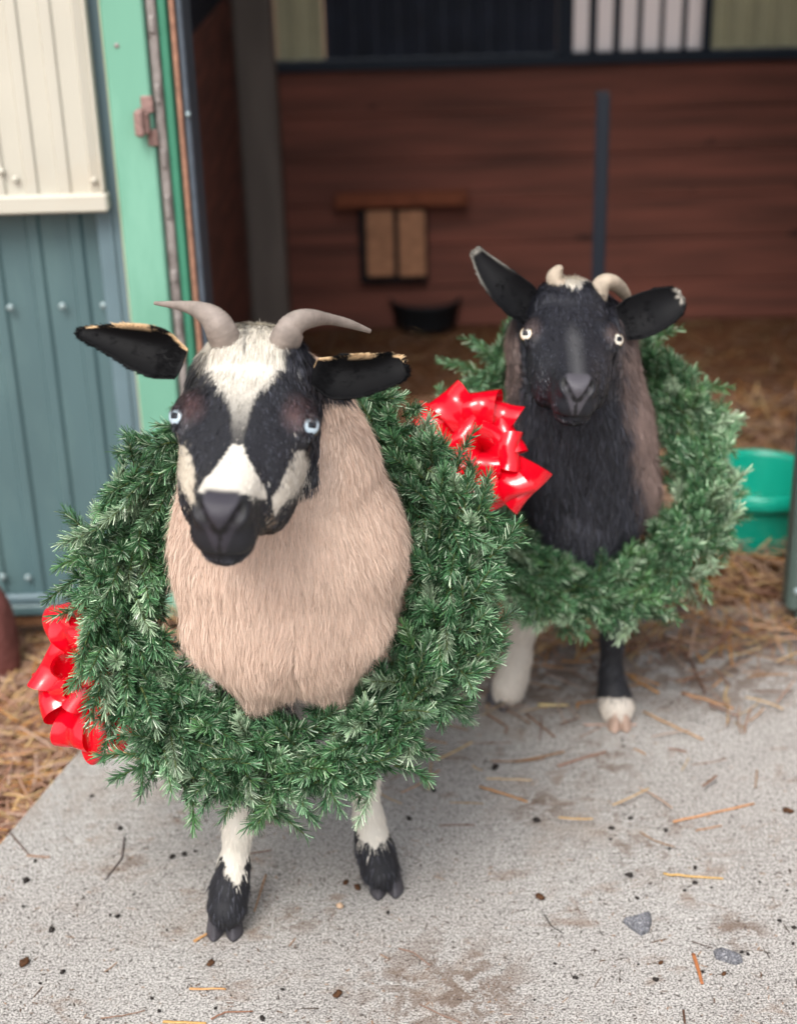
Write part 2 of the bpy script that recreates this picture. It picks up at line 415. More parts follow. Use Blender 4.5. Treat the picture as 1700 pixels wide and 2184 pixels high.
# left wall siding
pyr = 600
xs_ = [X(p, pyr, YW) for p in (240, 283, 366, 370, 389, 412, 425, 439)]
zb = Z(60, 1288, YW)
mb = MB(); V, F = corrug(-3.2, xs_[0]-.012, zb, ZT, YW, .074, .007, .38); mb.add(V, F); sd_ = mb.build('siding', MT['siding'], barn)
mb = MB()
for (px, py) in ((133, 652), (221, 650), (22, 655), (6, 1230), (60, 1232)):
    p = at(px, py, YW-.012); mb = MB(); mb.disc_dome(p, (0, -1, 0), .0065, .005); mb.build('screw', MT['screw'], sd_, True)
mb = MB(); mb.box((-3.2, YW-.02, zb-.016), (xs_[0]+.03, YW+.03, zb+.006), .003); mb.build('drip_edge', MT['siding'], barn)
mb = MB(); mb.box((-3.2, YW-.016, zb+.008), (xs_[0], YW-.004, zb+.026), .003); mb.build('base_rail', MT['trim'], barn)
mb = MB(); mb.box((-3.2, YW-.006, -.12), (xs_[0]+.03, YW+.12, zb-.018)); mb.build('footing', mat('footing', '#a89484', .95, .1, noise_amt=.2, noise_scale=20), barn)
# corner trim, proud of the siding
mb = MB(); mb.box((xs_[0]-.014, YW-.022, zb+.02), (xs_[1]-.004, YW+.02, ZT), .003)
mb.box((xs_[0]+.008, YW-.027, zb+.02), (xs_[0]+.014, YW-.02, ZT)); mb.build('corner_trim', MT['trim'], barn)
# seafoam board
mb = MB(); mb.box((xs_[1]-.002, YW-.045, .0), (xs_[2], YW+.05, ZT), .004); mb.build('door_post', MT['seafoam'], barn)
mb = MB(); mb.box((xs_[1]-.006, YW-.03, .0), (xs_[1]-.003, YW+.04, ZT)); mb.build('caulk_line', MT['olive'], barn)
mb = MB(); mb.box((xs_[2]+.001, YW-.028, 0), (xs_[3]-.001, YW+.05, ZT)); mb.build('groove', MT['dark_green'], barn)
mb = MB(); mb.box((xs_[3], YW-.04, 0), (xs_[4], YW+.05, ZT), .003)
for i in range(14):
    z = .55+.11*i+rng.uniform(-.02, .02); mb.box((xs_[3]+.003, YW-.046, z), (xs_[4]-.003, YW-.0385, z+rng.uniform(.01, .04)), .002)
mb.build('door_track', MT['galv'], barn)
mb = MB(); mb.box((xs_[4]+.001, YW-.034, 0), (xs_[5]-.003, YW+.05, ZT), .003); mb.build('jamb', MT['green'], barn)
mb = MB(); mb.box((xs_[5]-.002, YW-.024, 0), (xs_[5]+.001, YW+.05, ZT)); mb.build('jamb_gap', MT['dark_green'], barn)
mb = MB(); mb.box((xs_[5]+.002, YW-.036, 0), (xs_[6], YW+.05, ZT), .002); mb.build('wood_strip', MT['copper'], barn)
mb = MB(); mb.box((xs_[6]+.001, YW-.03, 0), (xs_[7], YW+.09, ZT), .003); mb.build('door_frame', MT['frame'], barn)
mb = MB(); mb.disc_dome((xs_[6]+.008, YW-.03, Z(448, 235, YW)), (0, -1, 0), .005, .004); mb.build('screw', MT['screw'], barn, True)
mb = MB(); p = at(249, 96, YW-.045); mb.disc_dome(p, (0, -1, 0), .0045, .002); mb.build('screw', MT['galv'], barn, True)
# wall above the doorway, right of it, and the rest of the shell
mb = MB(); mb.box((xs_[1], YW-.03, 2.3), (3.2, YW+.05, ZT+.2)); mb.build('lintel', MT['siding'], barn)
XR = 1.12
mb = MB(); V, F = corrug(XR, 3.2, 0.01, 2.295, YW, .15, .018, .35); mb.add(V, F); mb.build('siding', MT['siding'], barn)
mb = MB(); mb.box((-3.3, YW-.15, ZT+.21), (3.4, 4.8, ZT+.26)); mb.build('roof', MT['roofing'], barn)
YB = 4.4
zw = Z(1000, 142, YB)
# back wall: boards, each course a slightly different depth, one material
mb = MB(); nb_ = 6
for i in range(nb_):
    z0 = zw*i/nb_; mb.box((-3.2, YB-.01*(i % 2)*.3, z0+.001), (3.2, YB+.03, zw*(i+1)/nb_-.002), .002)
mb.build('wooden_wall', MT['wood'], barn)
mb = MB(); mb.box((-3.2, YB-.03, zw+.002), (3.2, YB+.05, zw+.03), .003); mb.build('wall_rail', MT['rail'], barn)
xa, xb, xc_, xd, xe = X(588, 60, YB), X(690, 60, YB), X(1190, 60, YB), X(1505, 60, YB), X(1516, 60, YB)
def backpanel(name, a, b, m, z0=zw+.032, pitch=.062):
    mb = MB(); V, F = corrug(a, b, z0, ZT, YB, pitch, .012, .4); mb.add(V, F); return mb.build(name, m, barn)
backpanel('metal_sheet', -3.2, xa-.004, MT['navy']); backpanel('metal_sheet', xb+.002, xc_-.004, MT['navy'])
backpanel('cream_sheet', xa, xb, MT['olive']); backpanel('cream_sheet', xe, 3.2, MT['olive'])
# slatted window: bright slats with gaps
zw1 = Z(1350, 126, YB)
mb = MB(); mb.box((xc_-.002, YB-.02, zw+.032), (xe-.002, YB+.02, zw1-.004), .002); mb.box((xc_-.002, YB-.02, zw1-.002), (xc_+.02, YB+.02, ZT)); mb.box((xe-.022, YB-.02, zw1-.002), (xe-.002, YB+.02, ZT)); wf = mb.build('slatted_window', MT['rail'], barn)
nslat = 6; wsl = (xe-xc_-.05)/nslat
for i in range(nslat):
    mb = MB(); mb.box((xc_+.025+i*wsl+rng.uniform(-.1, .1)*wsl, YB-.035, zw1+.01), (xc_+.025+i*wsl+wsl*rng.uniform(.2, .36), YB-.012, ZT), .003); mb.build('slat', MT['rail'], wf)
# translucent pane behind
PM = bpy.data.materials.new('pane'); PM.use_nodes = True; _t = PM.node_tree; _b = _t.nodes.new('ShaderNodeBsdfTranslucent'); _b.inputs[0].default_value = (.95, .92, .9, 1)
_t.links.new(_b.outputs[0], _t.nodes['Material Output'].inputs[0])
mb = MB(); mb.box((xc_+.021, YB+.0, zw1), (xe-.023, YB+.006, ZT)); mb.build('pane', PM, wf)
# side walls
xl = X(541, 600, YB); zsd = .98
mb = MB()
for i in range(nb_):
    mb.box((xl-.03, YW+.1, zsd*i/nb_+.001), (xl, YB-.012, zsd*(i+1)/nb_-.002), .002)
mb.build('side_wall', MT['wood'], barn)
mb = MB(); mb.box((xl-.03, YW+.1, zsd+.001), (xl-.005, YB-.012, ZT)); mb.build('side_sheet', MT['navy'], barn)
mb = MB(); mb.box((3.2, YW, 0), (3.25, YB+.1, ZT)); mb.build('side_wall', MT['darkwood'], barn)
mb = MB(); mb.box((xl+.002, YB-.15, 0), (X(606, 500, YB-.15), YB-.035, ZT), .006); mb.build('corner_post', MT['post'], barn)
# cream sliding door on the left with its bottom rail
cr = empty('sliding_door', (xs_[0]-.4, YW-.03, 1.3), 'closed cream ribbed metal door panel hanging over the dark green siding', 'door', 'sliding barn doors')
YC = YW-.05
xcr = X(228, 440, YC); zc0, zc1 = Z(110, 452, YC), Z(110, 417, YC)
mb = MB(); V, F = corrug(xcr-1.1, xcr-.006, zc1, 2.3, YC, .055, .006, .45); mb.add(V, F); dp = mb.build('door_panel', MT['cream'], cr)
mb = MB(); mb.box((xcr-1.1, YC-.014, zc0), (xcr+.004, YC+.02, zc1+.004), .004); mb.build('bottom_rail', MT['cream'], cr)
mb = MB(); mb.box((xcr-.0055, YC-.008, zc1+.005), (xcr, YC+.02, 2.3), .002); mb.build('edge_trim', MT['cream'], cr)
for (px, py) in ((33, 381), (200, 384), (3, 364)):
    p = at(px, py, YC-.006); mb = MB(); mb.disc_dome(p, (0, -1, 0), .006, .006); mb.build('screw', MT['cream'], dp, True)
# latch
p = at(311, 255, YW-.05)
lt = empty('door_latch', tuple(p), 'rusty pinkish metal latch bracket on the seafoam door post', 'latch')
q = m_of(1, p)
mb = MB(); mb.box(p+np.array([-8*q, 0, 14*q]), p+np.array([18*q, .006, 50*q]), .002); mb.build('plate', MT['rust'], lt); mb = MB(); mb.box(p+np.array([0, 0, -56*q]), p+np.array([22*q, .006, -20*q]), .002); mb.build('plate', MT['rust'], lt)
mb = MB(); mb.box(p+np.array([-20*q, -.03, -30*q]), p+np.array([0*q, .001, 26*q]), .004); mb.box(p+np.array([0.5*q, -.022, -26*q]), p+np.array([9*q, .001, 20*q]), .003); mb.build('keeper', MT['rust'], lt)
# right sliding door (open), hung outside the opening
YD = 2.47
xdl = float(at(1676, 1262, YD)[0])
dr = empty('sliding_door', (xdl+.5, YD, 0), 'open sliding door with grey green frame and pinkish panel at the right edge of the doorway', 'door', 'sliding barn doors')
mb = MB(); zd0 = .03
fwid = .028
mb.box((xdl, YD-.02, zd0+.03), (xdl+fwid, YD+.03, 2.3), .008)
mb.box((xdl+.02, YD-.0205, zd0), (xdl+1.2, YD+.0305, zd0+.035), .01)
mb.build('door_frame', MT['doorframe'], dr)
mb = MB(); mb.box((xdl+fwid+.001, YD-.012, zd0+.037), (xdl+1.2, YD+.01, 2.3), .01); mb.build('door_panel', MT['doorpanel'], dr)
mb = MB(); mb.disc_dome((xdl+.015, YD-.0205, .105), (0, -1, 0), .007, .006); mb.build('screw', MT['screw'], dr, True)

# things in the stall
p = at(1275, 560, 3.4); xr = p[0]; zt = Z(1275, 202, 3.4)
rod = empty('steel_post', (xr, 3.4, 0), 'thin dark steel post standing upright in front of the brown stall wall', 'post')
mb = MB(); wr = m_of(14, p); mb.box((xr-wr, 3.385, 0), (xr+wr, 3.39, zt), .002); mb.box((xr-.004, 3.391, 0), (xr+.004, 3.42, zt-.01), .001); mb.build('shaft', MT['rod'], rod)
mb = MB(); mb.box((xr-wr, 3.384, zt+.001), (xr+wr, 3.42, zt+.006), .002); mb.build('cap', MT['rod'], rod)
Yf = YB-.02
def bx(px0, py0, px1, py1, Y, d, m, name, par, bev=.004):
    mb = MB(); a = at(px0, py1, Y); b = at(px1, py0, Y); mb.box((a[0], Y-d, a[2]), (b[0], Y, b[2]), bev); return mb.build(name, m, par)
fe = empty('wall_rack', tuple(at(840, 600, Yf)), 'small wooden wall rack with two tan slats in a dark recess', 'rack')
bx(770, 440, 910, 602, Yf, .02, MT['rubber'], 'back_box', fe)
bx(716, 402, 996, 440, Yf-.021, .03, MT['board'], 'cross_board', fe)
for a, b in ((784, 838), (852, 906)): bx(a, 446, b, 586, Yf-.021, .025, MT['tan'], 'slat', fe)
def lathe(c, prof, m, name, par=None, n=48, sx=1, sy=1, pw=2.0):
    V = []; 
    for (r, z) in prof:
        for k in range(n):
            t = 2*math.pi*k/n; ct, st = math.cos(t), math.sin(t)
            q = (abs(ct)**pw+abs(st)**pw)**(-1/pw)
            V.append((c[0]+r*sx*ct*q, c[1]+r*sy*st*q, c[2]+z))
    F = [(i*n+k, i*n+(k+1) % n, (i+1)*n+(k+1) % n, (i+1)*n+k) for i in range(len(prof)-1) for k in range(n)]
    F += [tuple((len(prof)-1)*n+k for k in range(n)), tuple(range(n))[::-1]]
    return mesh(name, V, F, m, par)
p = ground(910, 716); r = .5*m_of(150, p)
t_ = empty('rubber_tub', (p[0], p[1]+r*.6, 0), 'low black rubber feed pan on the floor by the back wall', 'feed pan')
lathe((p[0], p[1]+r*.8, .002), [(.8*r, 0), (.9*r, .02), (.97*r, .075), (1.03*r, .08), (1.03*r, .09), (.95*r, .09), (.85*r, .03), (.7*r, .02)], MT['rubber'], 'pan_shell', t_)
# teal bucket
p = ground(1634, 1192); rb = .126
tb = empty('feed_bucket', (p[0], p[1]+rb*.9, 0), 'round teal plastic tub with thick rolled rim behind the open sliding door', 'tub')
lathe((p[0]+.004, p[1]+rb*.92, .0), [(.86*rb, 0), (.88*rb, .01), (.93*rb, .100), (.95*rb, .104), (1.02*rb, .106), (1.06*rb, .112), (1.07*rb, .122), (1.05*rb, .136), (1.0*rb, .143), (.95*rb, .141), (.92*rb, .13), (.86*rb, .035), (.80*rb, .016), (.5*rb, .012)], MT['teal'], 'tub_shell', tb, 72)
# boulder at the left edge
p = ground(-5, 1470, -.05)
bo = MB(); bo.blob((p[0]-.03, p[1]+.05, .03), (.062, .06, .13), 4, .16, 28, 20, -.06)
tag(bo.build('boulder', MT['boulder'], None, True), 'reddish brown rounded boulder on the straw at the left edge', 'boulder')
# ------------------------------------------------------------------ implicit-surface bodies
def axis_pts(segs):
    """segs: [(start, end, step), ...] contiguous"""
    out = []
    for a, b, s in segs:
        n = max(1, int(round((b-a)/s))); out += list(np.linspace(a, b, n, endpoint=False))
    out.append(segs[-1][1]); return np.array(out, np.float32)
class Field:
    def __init__(s, xs, ys, zs):
        s.ax = (xs, ys, zs); s.F = np.full((len(xs), len(ys), len(zs)), .08, np.float32)
    def _reg(s, lo, hi):
        sl = []
        for a, l, h in zip(s.ax, lo, hi):
            i = max(0, np.searchsorted(a, l)-1); j = min(len(a), np.searchsorted(a, h)+1); sl.append(slice(i, max(j, i+1)))
        G = np.meshgrid(*[a[q] for a, q in zip(s.ax, sl)], indexing='ij')
        return tuple(sl), np.stack(G, -1)
    def op(s, fn, lo, hi, k=.01, sub=False):
        sl, P = s._reg(np.array(lo)-k-.012, np.array(hi)+k+.012)
        if P.size == 0: return
        d = fn(P).astype(np.float32); f = s.F[sl]
        if sub:
            d = -d; h = np.clip(.5-.5*(d-f)/k, 0, 1); s.F[sl] = d*(1-h)+f*h+k*h*(1-h)
        else:
            h = np.clip(.5+.5*(d-f)/k, 0, 1); s.F[sl] = d*(1-h)*0+(f*(1-(1-h))+0)*0+(d*h*0)+(h*f*0)+((1-h)*d+h*f if False else (f*(1-h)+d*h if False else _smin(f, d, k)))
    def cone(s, a, b, ra, rb, k=.01, sub=False):
        a = np.array(a, float); b = np.array(b, float); ba = b-a; L = max(ba@ba, 1e-9)
        def fn(P):
            t = np.clip(((P-a)@ba)/L, 0, 1)
            return np.linalg.norm(P-a-t[..., None]*ba, axis=-1)-(ra+(rb-ra)*t)
        m = max(ra, rb); s.op(fn, np.minimum(a, b)-m, np.maximum(a, b)+m, k, sub)
    def ell(s, c, r, B=None, k=.01, sub=False):
        c = np.array(c, float); r = np.array(r, float); B = np.eye(3) if B is None else B   # rows = axes
        def fn(P):
            q = (P-c)@B.T; k0 = np.linalg.norm(q/r, axis=-1); k1 = np.linalg.norm(q/(r*r), axis=-1)
            return k0*(k0-1)/np.maximum(k1, 1e-6)
        m = r.max(); s.op(fn, c-m, c+m, k, sub)
    def sample(s, P):
        idx = []; fr = []
        for a, v in zip(s.ax, P.T):
            i = np.clip(np.searchsorted(a, v)-1, 0, len(a)-2); idx.append(i); fr.append(np.clip((v-a[i])/(a[i+1]-a[i]), 0, 1))
        r = 0
        for dx in (0, 1):
            for dy in (0, 1):
                for dz in (0, 1):
                    wgt = (fr[0] if dx else 1-fr[0])*(fr[1] if dy else 1-fr[1])*(fr[2] if dz else 1-fr[2])
                    r = r+wgt*s.F[idx[0]+dx, idx[1]+dy, idx[2]+dz]
        return r
    def surface(s):
        F = s.F; nx, ny, nz = F.shape; ins = F < 0
        c = np.zeros((nx-1, ny-1, nz-1), np.int8)
        for dx in (0, 1):
            for dy in (0, 1):
                for dz in (0, 1):
                    c += ins[dx:nx-1+dx, dy:ny-1+dy, dz:nz-1+dz]
        act = (c > 0) & (c < 8); ijk = np.argwhere(act)
        idm = np.full(act.shape, -1, np.int64); idm[act] = np.arange(len(ijk))
        acc = np.zeros((len(ijk), 3)); cnt = np.zeros(len(ijk))
        i, j, k = ijk.T; X_, Y_, Z_ = s.ax
        cor = [(a, b, c_) for a in (0, 1) for b in (0, 1) for c_ in (0, 1)]
        for A in cor:
            for ax in range(3):
                if A[ax]: continue
                B = list(A); B[ax] = 1
                fa = F[i+A[0], j+A[1], k+A[2]]; fb = F[i+B[0], j+B[1], k+B[2]]
                m = (fa < 0) != (fb < 0)
                t = np.where(m, fa/np.where(np.abs(fa-fb) < 1e-12, 1, fa-fb), 0)
                pa_ = np.stack([X_[i+A[0]], Y_[j+A[1]], Z_[k+A[2]]], 1); pb_ = np.stack([X_[i+B[0]], Y_[j+B[1]], Z_[k+B[2]]], 1)
                acc += np.where(m[:, None], pa_+(pb_-pa_)*t[:, None], 0); cnt += m
        V = acc/np.maximum(cnt, 1)[:, None]
        Q = []
        for ax in range(3):
            sh = [slice(None)]*3; sh2 = [slice(None)]*3; sh[ax] = slice(0, -1); sh2[ax] = slice(1, None)
            a = ins[tuple(sh)]; b = ins[tuple(sh2)]
            o = [q for q in range(3) if q != ax]
            E = np.argwhere(a != b); ok = (E[:, o[0]] > 0) & (E[:, o[1]] > 0) & (E[:, o[0]] < F.shape[o[0]]-1) & (E[:, o[1]] < F.shape[o[1]]-1)
            E = E[ok]; inside = a[tuple(E.T)]
            def cell(d0, d1):
                C = E.copy(); C[:, o[0]] -= d0; C[:, o[1]] -= d1; return idm[tuple(C.T)]
            q = np.stack([cell(1, 1), cell(0, 1), cell(0, 0), cell(1, 0)], 1)
            flip = inside if ax != 1 else ~inside
            q[~flip] = q[~flip][:, ::-1]; Q.append(q)
        Q = np.concatenate(Q); return V, Q
def _smin(a, b, k):
    h = np.clip(.5+.5*(b-a)/k, 0, 1); return b*(1-h)+a*h-k*h*(1-h)
def field_op(self, fn, lo, hi, k=.01, sub=False):
    sl, P = self._reg(np.array(lo)-k-.012, np.array(hi)+k+.012)
    if P.size == 0: return
    d = fn(P).astype(np.float32); f = self.F[sl]
    self.F[sl] = -_smin(-f, d, k) if sub else _smin(f, d, k)
Field.op = field_op
def smooth_mesh(V, Q, it=2, lam=.5):
    e = np.concatenate([Q[:, [0, 1]], Q[:, [1, 2]], Q[:, [2, 3]], Q[:, [3, 0]]]); e = np.concatenate([e, e[:, ::-1]])
    for _ in range(it):
        acc = np.zeros_like(V); np.add.at(acc, e[:, 0], V[e[:, 1]]); c = np.bincount(e[:, 0], minlength=len(V))
        V = V+(acc/np.maximum(c, 1)[:, None]-V)*lam
    return V
def vnormals(V, Q):
    n = np.cross(V[Q[:, 2]]-V[Q[:, 0]], V[Q[:, 3]]-V[Q[:, 1]]); N = np.zeros_like(V)
    for k in range(4): np.add.at(N, Q[:, k], n)
    return nrm(N), n

FUR = tintmat('fur', .55, .4)
BLACKFUR = tintmat('short_fur', .42, .6)
SKIN = tintmat('hide', .6, .35)
EARSKIN = tintmat('ear_skin', .7, .18)
EARFUR = tintmat('ear_fur', .75, .12)
def strands(P0, N, D, L, lift, W, col, curl=.0, clump=.014, clump_amt=.5, K=5, droop=.3, tipcol=None, side_jit=.5):
    """flat tapered hairs: P0 roots, N normals, D flow directions (tangent), L lengths"""
    n = len(P0); D = nrm(D-N*np.sum(D*N, 1, keepdims=True))
    # clump: hairs of one cell lean to the cell's mean root and share a wiggle
    key = np.floor((P0+noise(P0, 90)[:, None]*.004)/clump).astype(np.int64)
    h = key[:, 0]*73856093 ^ key[:, 1]*19349663 ^ key[:, 2]*83492791
    u, inv = np.unique(h, return_inverse=True)
    cnt = np.bincount(inv); cen = np.stack([np.bincount(inv, P0[:, a])/cnt for a in range(3)], 1)[inv]
    off = rng.normal(0, 1, (len(u), 3))[inv]; cl = rng.uniform(.75, 1.2, len(u))[inv]; phs = rng.uniform(0, 6.28, len(u))[inv]
    D = nrm(D+off*.25*clump_amt+rng.normal(0, .08, (n, 3)))
    D = nrm(D-N*np.sum(D*N, 1, keepdims=True))
    Sd = nrm(np.cross(D, N)); L = L*cl*rng.uniform(.7, 1.15, n)
    V = np.zeros((n, K, 2, 3)); jit = nrm(Sd+N*rng.normal(0, side_jit, (n, 1)))
    p = P0-N*.001
    for k in range(K):
        s = k/(K-1)
        q = p+D*(L*s*np.cos(lift))[:, None]+N*(L*np.sin(lift)*(s-.45*s*s))[:, None]
        q = q+np.array([0, 0, -1.0])*(droop*L*s*s)[:, None]
        q = q+(cen-P0)*(clump_amt*s**1.2)
        q = q+Sd*(curl*L*np.sin(s*5+phs)*s)[:, None]+N*(curl*.6*L*np.cos(s*4.3+phs*1.7)*s)[:, None]
        wk = W*(1-.85*s**1.5)
        V[:, k, 0] = q-jit*wk[:, None]/2; V[:, k, 1] = q+jit*wk[:, None]/2
    V = V.reshape(-1, 3); b = np.arange(n)*K*2; F = []
    for k in range(K-1):
        a = b+k*2; F.append(np.stack([a, a+1, a+3, a+2], 1))
    c = np.repeat(col, K*2, 0).reshape(n, K, 2, 3)
    if tipcol is not None:
        for k in range(K):
            s = (k/(K-1))**1.5; c[:, k] = c[:, k]*(1-s)+tipcol[:, None, :]*s
    return V, np.concatenate(F), c.reshape(-1, 3)
def sample_surface(V, Q, n, wfn):
    T = np.concatenate([Q[:, [0, 1, 2]], Q[:, [0, 2, 3]]]); A, B, C = V[T[:, 0]], V[T[:, 1]], V[T[:, 2]]
    ar = np.linalg.norm(np.cross(B-A, C-A), axis=1)*wfn((A+B+C)/3); ar = np.maximum(ar, 0)

    t = rng.choice(len(T), n, p=ar/ar.sum()); u, v = rng.uniform(0, 1, (2, n)); m = u+v > 1; u[m] = 1-u[m]; v[m] = 1-v[m]
    bc = np.stack([1-u-v, u, v], 1)
    return np.einsum('nk,nkd->nd', bc, V[T[t]]), T[t], bc
def in_poly(x, y, poly):
    poly = np.array(poly, float); r = np.zeros(len(x), bool); j = len(poly)-1
    for i in range(len(poly)):
        xi, yi = poly[i]; xj, yj = poly[j]
        c = ((yi > y) != (yj > y)) & (x < (xj-xi)*(y-yi)/(yj-yi+1e-12)+xi); r ^= c; j = i
    return r

HEAD_T = np.array([-.150, -.135, -.105, -.055, -.01, .025, .055, .085, .115, .14, .155, .166, .174])
HEAD_A = np.array([.012, .040, .058, .067, .067, .058, .047, .039, .034, .031, .028, .021, .007])
HEAD_U = np.array([-.035, .004, .020, .014, .004, -.001, -.005, -.008, -.010, -.012, -.015, -.022, -.040])
HEAD_D = np.array([-.08, -.10, -.125, -.135, -.135, -.132, -.124, -.112, -.104, -.098, -.092, -.080, -.062])
def build_goat(cfg):
    O = at(*cfg['O']); s = cfg['s']; ph, ro, yw = R(cfg['phi']), R(cfg['roll']), R(cfg['yaw'])
    def fr(v):   # camera frame (right, up, back) -> roll about back, world
        a, b, c = v; a2 = a*math.cos(ro)+b*math.sin(ro); b2 = -a*math.sin(ro)+b*math.cos(ro)
        return CR*a2+CU*b2+CB*c
    # yaw about the head's own up-ish axis before roll
    def yv(v):
        a, b, c = v; return (a*math.cos(yw)+c*math.sin(yw), b, -a*math.sin(yw)+c*math.cos(yw))
    HX = fr(yv((1, 0, 0))); HTt = fr(yv((0, -math.cos(ph), math.sin(ph)))); HN = fr(yv((0, math.sin(ph), math.cos(ph))))
    HB = np.stack([HX, HTt, HN])
    def hw(x, t, n): return O+s*(HX*x+HTt*t+HN*n)
    def tohead(P): return ((P-O)@HB.T)/s
    # grid
    hc = hw(0, .03, -.06); root = np.array(cfg['root'], float)
    x0, x1 = cfg['xr']; y0, y1 = cfg['yr']; hs_ = .13*s
    f = cfg.get('fine', .0024)
    xs = axis_pts([(x0, hc[0]-hs_, .0045), (hc[0]-hs_, hc[0]+hs_, f), (hc[0]+hs_, x1, .0045)])
    hy0, hy1 = hc[1]-.175*s, hc[1]+.12*s
    ys = axis_pts([(hy0, hy1, f), (hy1, hy1+.25, .0045), (hy1+.25, y1, .008)])
    hz0, hz1 = hc[2]-.15*s, hc[2]+.155*s
    zs = axis_pts([(-.01, .12, .003), (.12, hz0, .0045), (hz0, hz1, f)])
    G = Field(xs, ys, zs)
    for p in cfg['prims']:
        a, b, k = p; A = at(*a[:3]); B = at(*b[:3]); G.cone(A, B, m_of(a[3], A), m_of(b[3], B), k)
    for a, b, ra, rb_, k in cfg['wprims']: G.cone(a, b, ra, rb_, k)
    for leg in cfg['legs']:
        for a, b in zip(leg[:-1], leg[1:]):
            A = at(*a[:3]); B = at(*b[:3]); G.cone(A, B, m_of(a[3], A), m_of(b[3], B), .012)
    for leg in cfg['wlegs']:
        for a, b in zip(leg[:-1], leg[1:]): G.cone(a[:3], b[:3], a[3], b[3], .012)
    # head
    def headfn(P):
        q = tohead(P); x, t, n = q[..., 0], q[..., 1], q[..., 2]
        a = np.interp(t, HEAD_T, HEAD_A); U = np.interp(t, HEAD_T, HEAD_U); D = np.interp(t, HEAD_T, HEAD_D)
        c = (U+D)/2+.1*(U-D); b_ = np.where(n > c, U-c, c-D)
        lo = np.clip((c-n)/np.maximum(c-D, 1e-3), 0, 1); mz_ = sm(.03, .11, t); a = a*(1+(cfg.get('mz', 1)-1)*mz_); aa = a*(1-(.30-.16*mz_)*lo*lo)
        r = ((np.abs(x)/aa)**2.5+(np.abs(n-c)/b_)**2.5)**(1/2.5)
        d = (r-1)*np.minimum(aa, b_)*.9
        d = np.maximum(d, np.maximum(t-.174, -.150-t))
        return np.where((t > .178) | (t < -.155), .05, d)*s
    G.op(headfn, hc-.2*s, hc+.2*s, .022)
    def he(x, t, n, r, k=.012, sub=False): G.ell(hw(x, t, n), np.array(r)*s, HB, k*s, sub)
    eyes = []
    for sg in (-1, 1):
        ex_, et, en = sg*cfg['eyex'], 0.0, cfg.get('eyen', -.021)
        he(ex_-sg*.004, et, en, (.0165, .024, .02), .014)
        he(ex_-sg*.012, et-.018, en+.010, (.014, .018, .012), .012)     # brow
        ck = cfg.get('cheek', 1); he(sg*.040*ck, .045, -.070, (.021, .05, .045), .03)                 # cheek
        he(sg*.034, -.09, -.008, (.022, .022, .022), .015)              # horn boss
        mz = cfg.get('mz', 1); he(sg*.0165, .152, -.032, (.0135, .022, .018), .008)              # nostril wing
        he(sg*.0165*mz, .143, -.062, (.018, .027, .021), .010)             # upper lip
    he(0, -.105, .010, (.046, .036, .022), .02)
    he(0, .127, -.084, (.030*cfg.get('mz', 1), .034, .021), .010)                         # chin
    he(0, .160, -.030, (.018, .016, .014), .008)
    for sg in (-1, 1):
        # nostril slit, outer top to inner bottom
        A = [hw(sg*.024, .160, -.016), hw(sg*.020, .170, -.024), hw(sg*.012, .177, -.035), hw(sg*.003, .179, -.044)]
        rr = [.0036, .0056, .0050, .0024]
        for i in range(3): G.cone(A[i], A[i+1], rr[i]*s, rr[i+1]*s, .003, True)
        Mp = [hw(0, .168, -.079), hw(sg*.014, .163, -.080), hw(sg*.026, .148, -.082), hw(sg*.036, .122, -.086), hw(sg*.040, .098, -.088)]
        rr = [.0022, .0026, .003, .003, .001]
        for i in range(4): G.cone(Mp[i], Mp[i+1], rr[i]*s, rr[i+1]*s, .004, True)
        ec = hw(sg*cfg['eyex'], 0, cfg.get('eyen', -.021))
        eax = nrm(CB*.86+HX*sg*.5+CU*.02)
        eyes.append((ec, eax))
        G.cone(ec+eax*.004*s, ec+eax*.05*s, .0100*s, .0125*s, .003, True)
        for sy_, w0 in ((.0092, .0030), (-.0102, .0022)):
            lx = nrm(HX-eax*np.dot(HX, eax)); ly = nrm(np.cross(eax, lx)); ly = ly*np.sign(ly@CU)
            L_ = [ec+s*(eax*(.0142-.15*abs(q)*.1)+lx*q*.010+ly*(sy_*(1-.45*q*q))) for q in (-1, -.5, 0, .5, 1)]
            for a_, b_ in zip(L_[:-1], L_[1:]): G.cone(a_, b_, w0*s, w0*s, .002)
    for a, b, ra, rb_ in cfg.get('notch', []): G.cone(at(*a), at(*b), ra, rb_, .045, True)
    G.cone(hw(0, .179, -.044), hw(0, .172, -.077), .0016*s, .0016*s, .003, True)
    # feet clipped at the ground
    zz = G.ax[2]; G.F = np.maximum(G.F, (.0035-zz)[None, None, :])
    V, Q = G.surface(); V = smooth_mesh(V, Q, 1, .4)
    N, _ = vnormals(V, Q)
    # check orientation against the field gradient
    if np.mean(np.sum(N*(V-root-np.array([0, .3, .45])), 1)) < 0: Q = Q[:, ::-1].copy(); N = -N
    name = cfg['name']
    g = empty('goat', tuple(root), cfg['label'], 'goat', 'two goats wearing wreaths')
    colf = cfg['color']
    hq = tohead(V); cols, zone = colf(V, hq, False)
    body = mesh('body', V, Q, SKIN, g, cols*.8, True)
